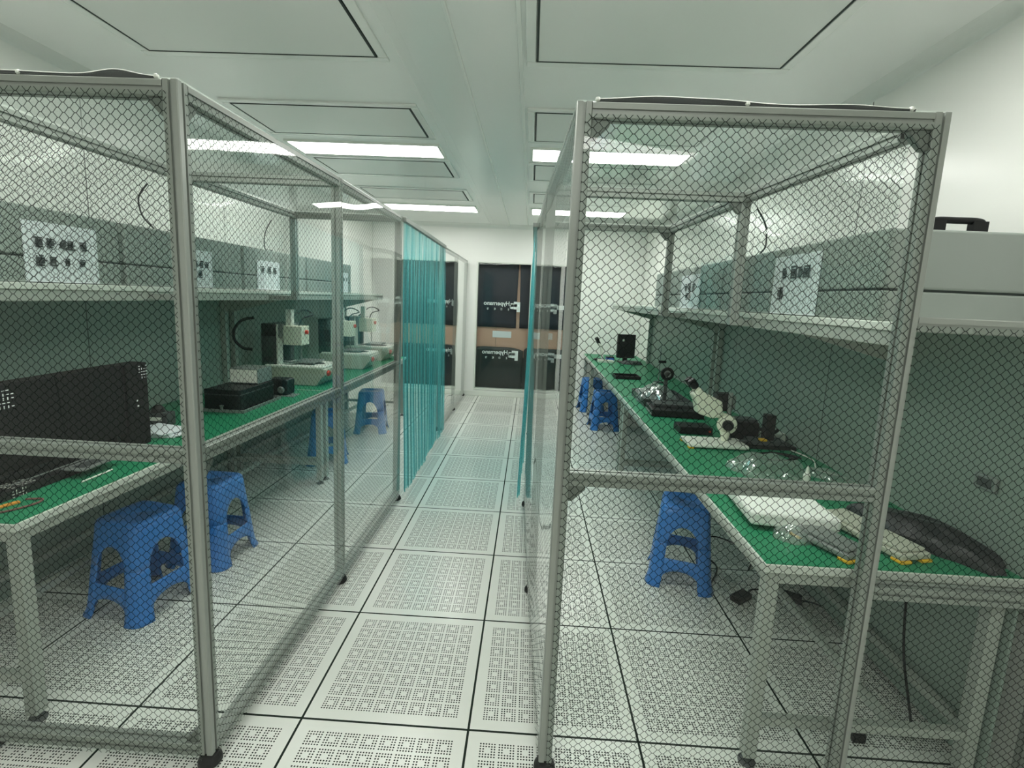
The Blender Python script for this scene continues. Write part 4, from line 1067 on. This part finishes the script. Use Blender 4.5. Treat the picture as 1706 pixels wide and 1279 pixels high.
tray('silver-rimmed tray under the black box on the near left workbench', (-1.13, 1.60, Z), 0.27, 0.46, 0.02, M_['grey'])
t = thing('black_box', 'low black box sitting in the silver-rimmed tray', 'box', (-1.13, 1.58, Z + 0.007))
obj('body', MB().box(-0.12, 0.11, -0.2, 0.2, 0, 0.135), M_['black'], t, bev=0.006)
obj('lid_lip', MB().box(-0.123, 0.113, -0.203, 0.203, 0.10, 0.106), M_['dkgrey'], t)
obj('valve', MB().lathe([(0.008, 0), (0.008, 0.03), (0.012, 0.034), (0.012, 0.04)], (0.0, -0.215, 0.0), (0, 0, 1), 12), M_['grey'], t)
t = thing('silver_box', 'silver metal box on top of the low black box', 'box', (-1.13, 1.69, Z + 0.143))
obj('body', MB().box(-0.09, 0.10, -0.09, 0.09, 0, 0.10), M_['grey'], t, bev=0.003)
obj('front_plate', MB().box(-0.085, 0.095, -0.093, -0.09, 0.008, 0.092), M_['white'], t)
t = thing('black_motor', 'black motor block with a round pale boss before the first white machine', 'motor', (-1.06, 1.98, Z))
obj('body', MB().box(-0.09, 0.06, -0.06, 0.07, 0.004, 0.12), M_['black'], t, bev=0.012, seg=3)
obj('boss', MB().lathe([(0.024, 0), (0.026, 0.006), (0.02, 0.014)], (0.02, -0.06, 0.045), (0, -1, 0), 20), M_['grey'], t)
obj('base_plate', MB().box(-0.10, 0.12, -0.085, 0.03, 0, 0.004), M_['grey'], t)
tag(obj('black_hose', MB().tube(smooth_curve([(-1.34, 2.12, 1.29), (-1.42, 2.10, 1.27), (-1.47, 2.08, 1.2), (-1.47, 2.08, 1.12), (-1.42, 2.10, 1.06), (-1.36, 2.12, 1.05)]), 0.011), M_['black']), 'thick black hose curving out from the first white machine', 'hose')

def machine(label, loc, rz=0.0, hx=0.0):
    """bench dispensing machine: base with chamfered nose, rear column, arm and head"""
    t = thing('bench_machine', label, 'machine', loc, rz, 'white bench machines')
    b = obj('base', MB().prism([(-0.27, 0.0), (0.17, 0.0), (0.215, 0.06), (0.245, 0.09), (0.245, 0.135), (0.225, 0.148), (-0.27, 0.148)], (0, 0.17, 0), (1, 0, 0), (0, 0, 1), (0, -1, 0), 0.34), M_['beige'], t, bev=0.008, seg=3)
    obj('deck', MB().box(-0.25, 0.235, -0.172, 0.172, 0.138, 0.162), M_['white'], b, bev=0.01, seg=3)
    obj('slide_slot', MB().box(-0.2, 0.17, -0.02, 0.02, 0.162, 0.166), M_['dkgrey'], b)
    obj('stop_button', MB().lathe([(0.016, 0), (0.016, 0.008), (0.024, 0.01), (0.024, 0.022), (0.016, 0.028)], (0.235, -0.10, 0.105), (0.75, -0.35, -0.2), 18), M_['red'], b)
    obj('fixture_plate', MB().box(-0.05, 0.13, -0.11, 0.11, 0.175, 0.187).box(0.02, 0.06, -0.04, 0.04, 0.166, 0.175), M_['grey'], t, bev=0.003)
    cl = obj('column', MB().box(-0.285, -0.155, -0.15, -0.075, 0.14, 0.49), M_['dkgrey'], t, bev=0.006)
    obj('edge_cover', MB().box(-0.158, -0.143, -0.153, -0.072, 0.16, 0.49), M_['white'], cl, bev=0.003)
    obj('column', MB().box(-0.285, -0.155, 0.075, 0.15, 0.14, 0.49), M_['dkgrey'], t, bev=0.006)
    obj('beam', MB().box(-0.275, -0.10, -0.15, 0.15, 0.38, 0.49), M_['grey'], t, bev=0.006)
    z = obj('head', MB().box(-0.10 + hx, 0.055 + hx, -0.155, -0.02, 0.325, 0.48), M_['cream'], t, bev=0.006)
    obj('knob', MB().lathe([(0.012, 0), (0.018, 0.004), (0.018, 0.02), (0.01, 0.024)], (0.055 + hx, -0.09, 0.43), (1, 0, 0), 16), M_['red'], z)
    obj('lead_screw_tower', MB().box(-0.095 + hx, -0.045 + hx, -0.12, -0.07, 0.48, 0.61), M_['white'], z, bev=0.004)
    obj('spindle', MB().cyl((0.02 + hx, -0.09, 0.21), (0.02 + hx, -0.09, 0.326), 0.005), M_['grey'], z)
    obj('hose', MB().tube(smooth_curve([(0.0 + hx, -0.09, 0.478), (0.02 + hx, -0.06, 0.54), (0.08 + hx, 0.0, 0.57), (-0.05 + hx, 0.08, 0.6), (-0.2, 0.1, 0.49)]), 0.006), M_['black'], z)
    return t
mc = machine('white bench machine on the left workbenches, nearest the camera', (-1.14, 2.51, Z))
copy_thing(mc, (-1.09, 3.47, Z), radians(2), 'white bench machine on the left workbenches, middle one of three')
copy_thing(mc, (-1.10, 4.17, Z), radians(-1), 'white bench machine on the left workbenches, farthest of three')
tag(obj('connector_clip', MB().box(-0.012, 0.012, -0.01, 0.01, 0, 0.012).cyl((0.01, 0, 0.004), (0.05, -0.01, 0.004), 0.002), M_['yellow'], loc=(-0.93, 0.78, Z)), 'tiny yellow connector on the green mat beside the left booth post', 'connector')
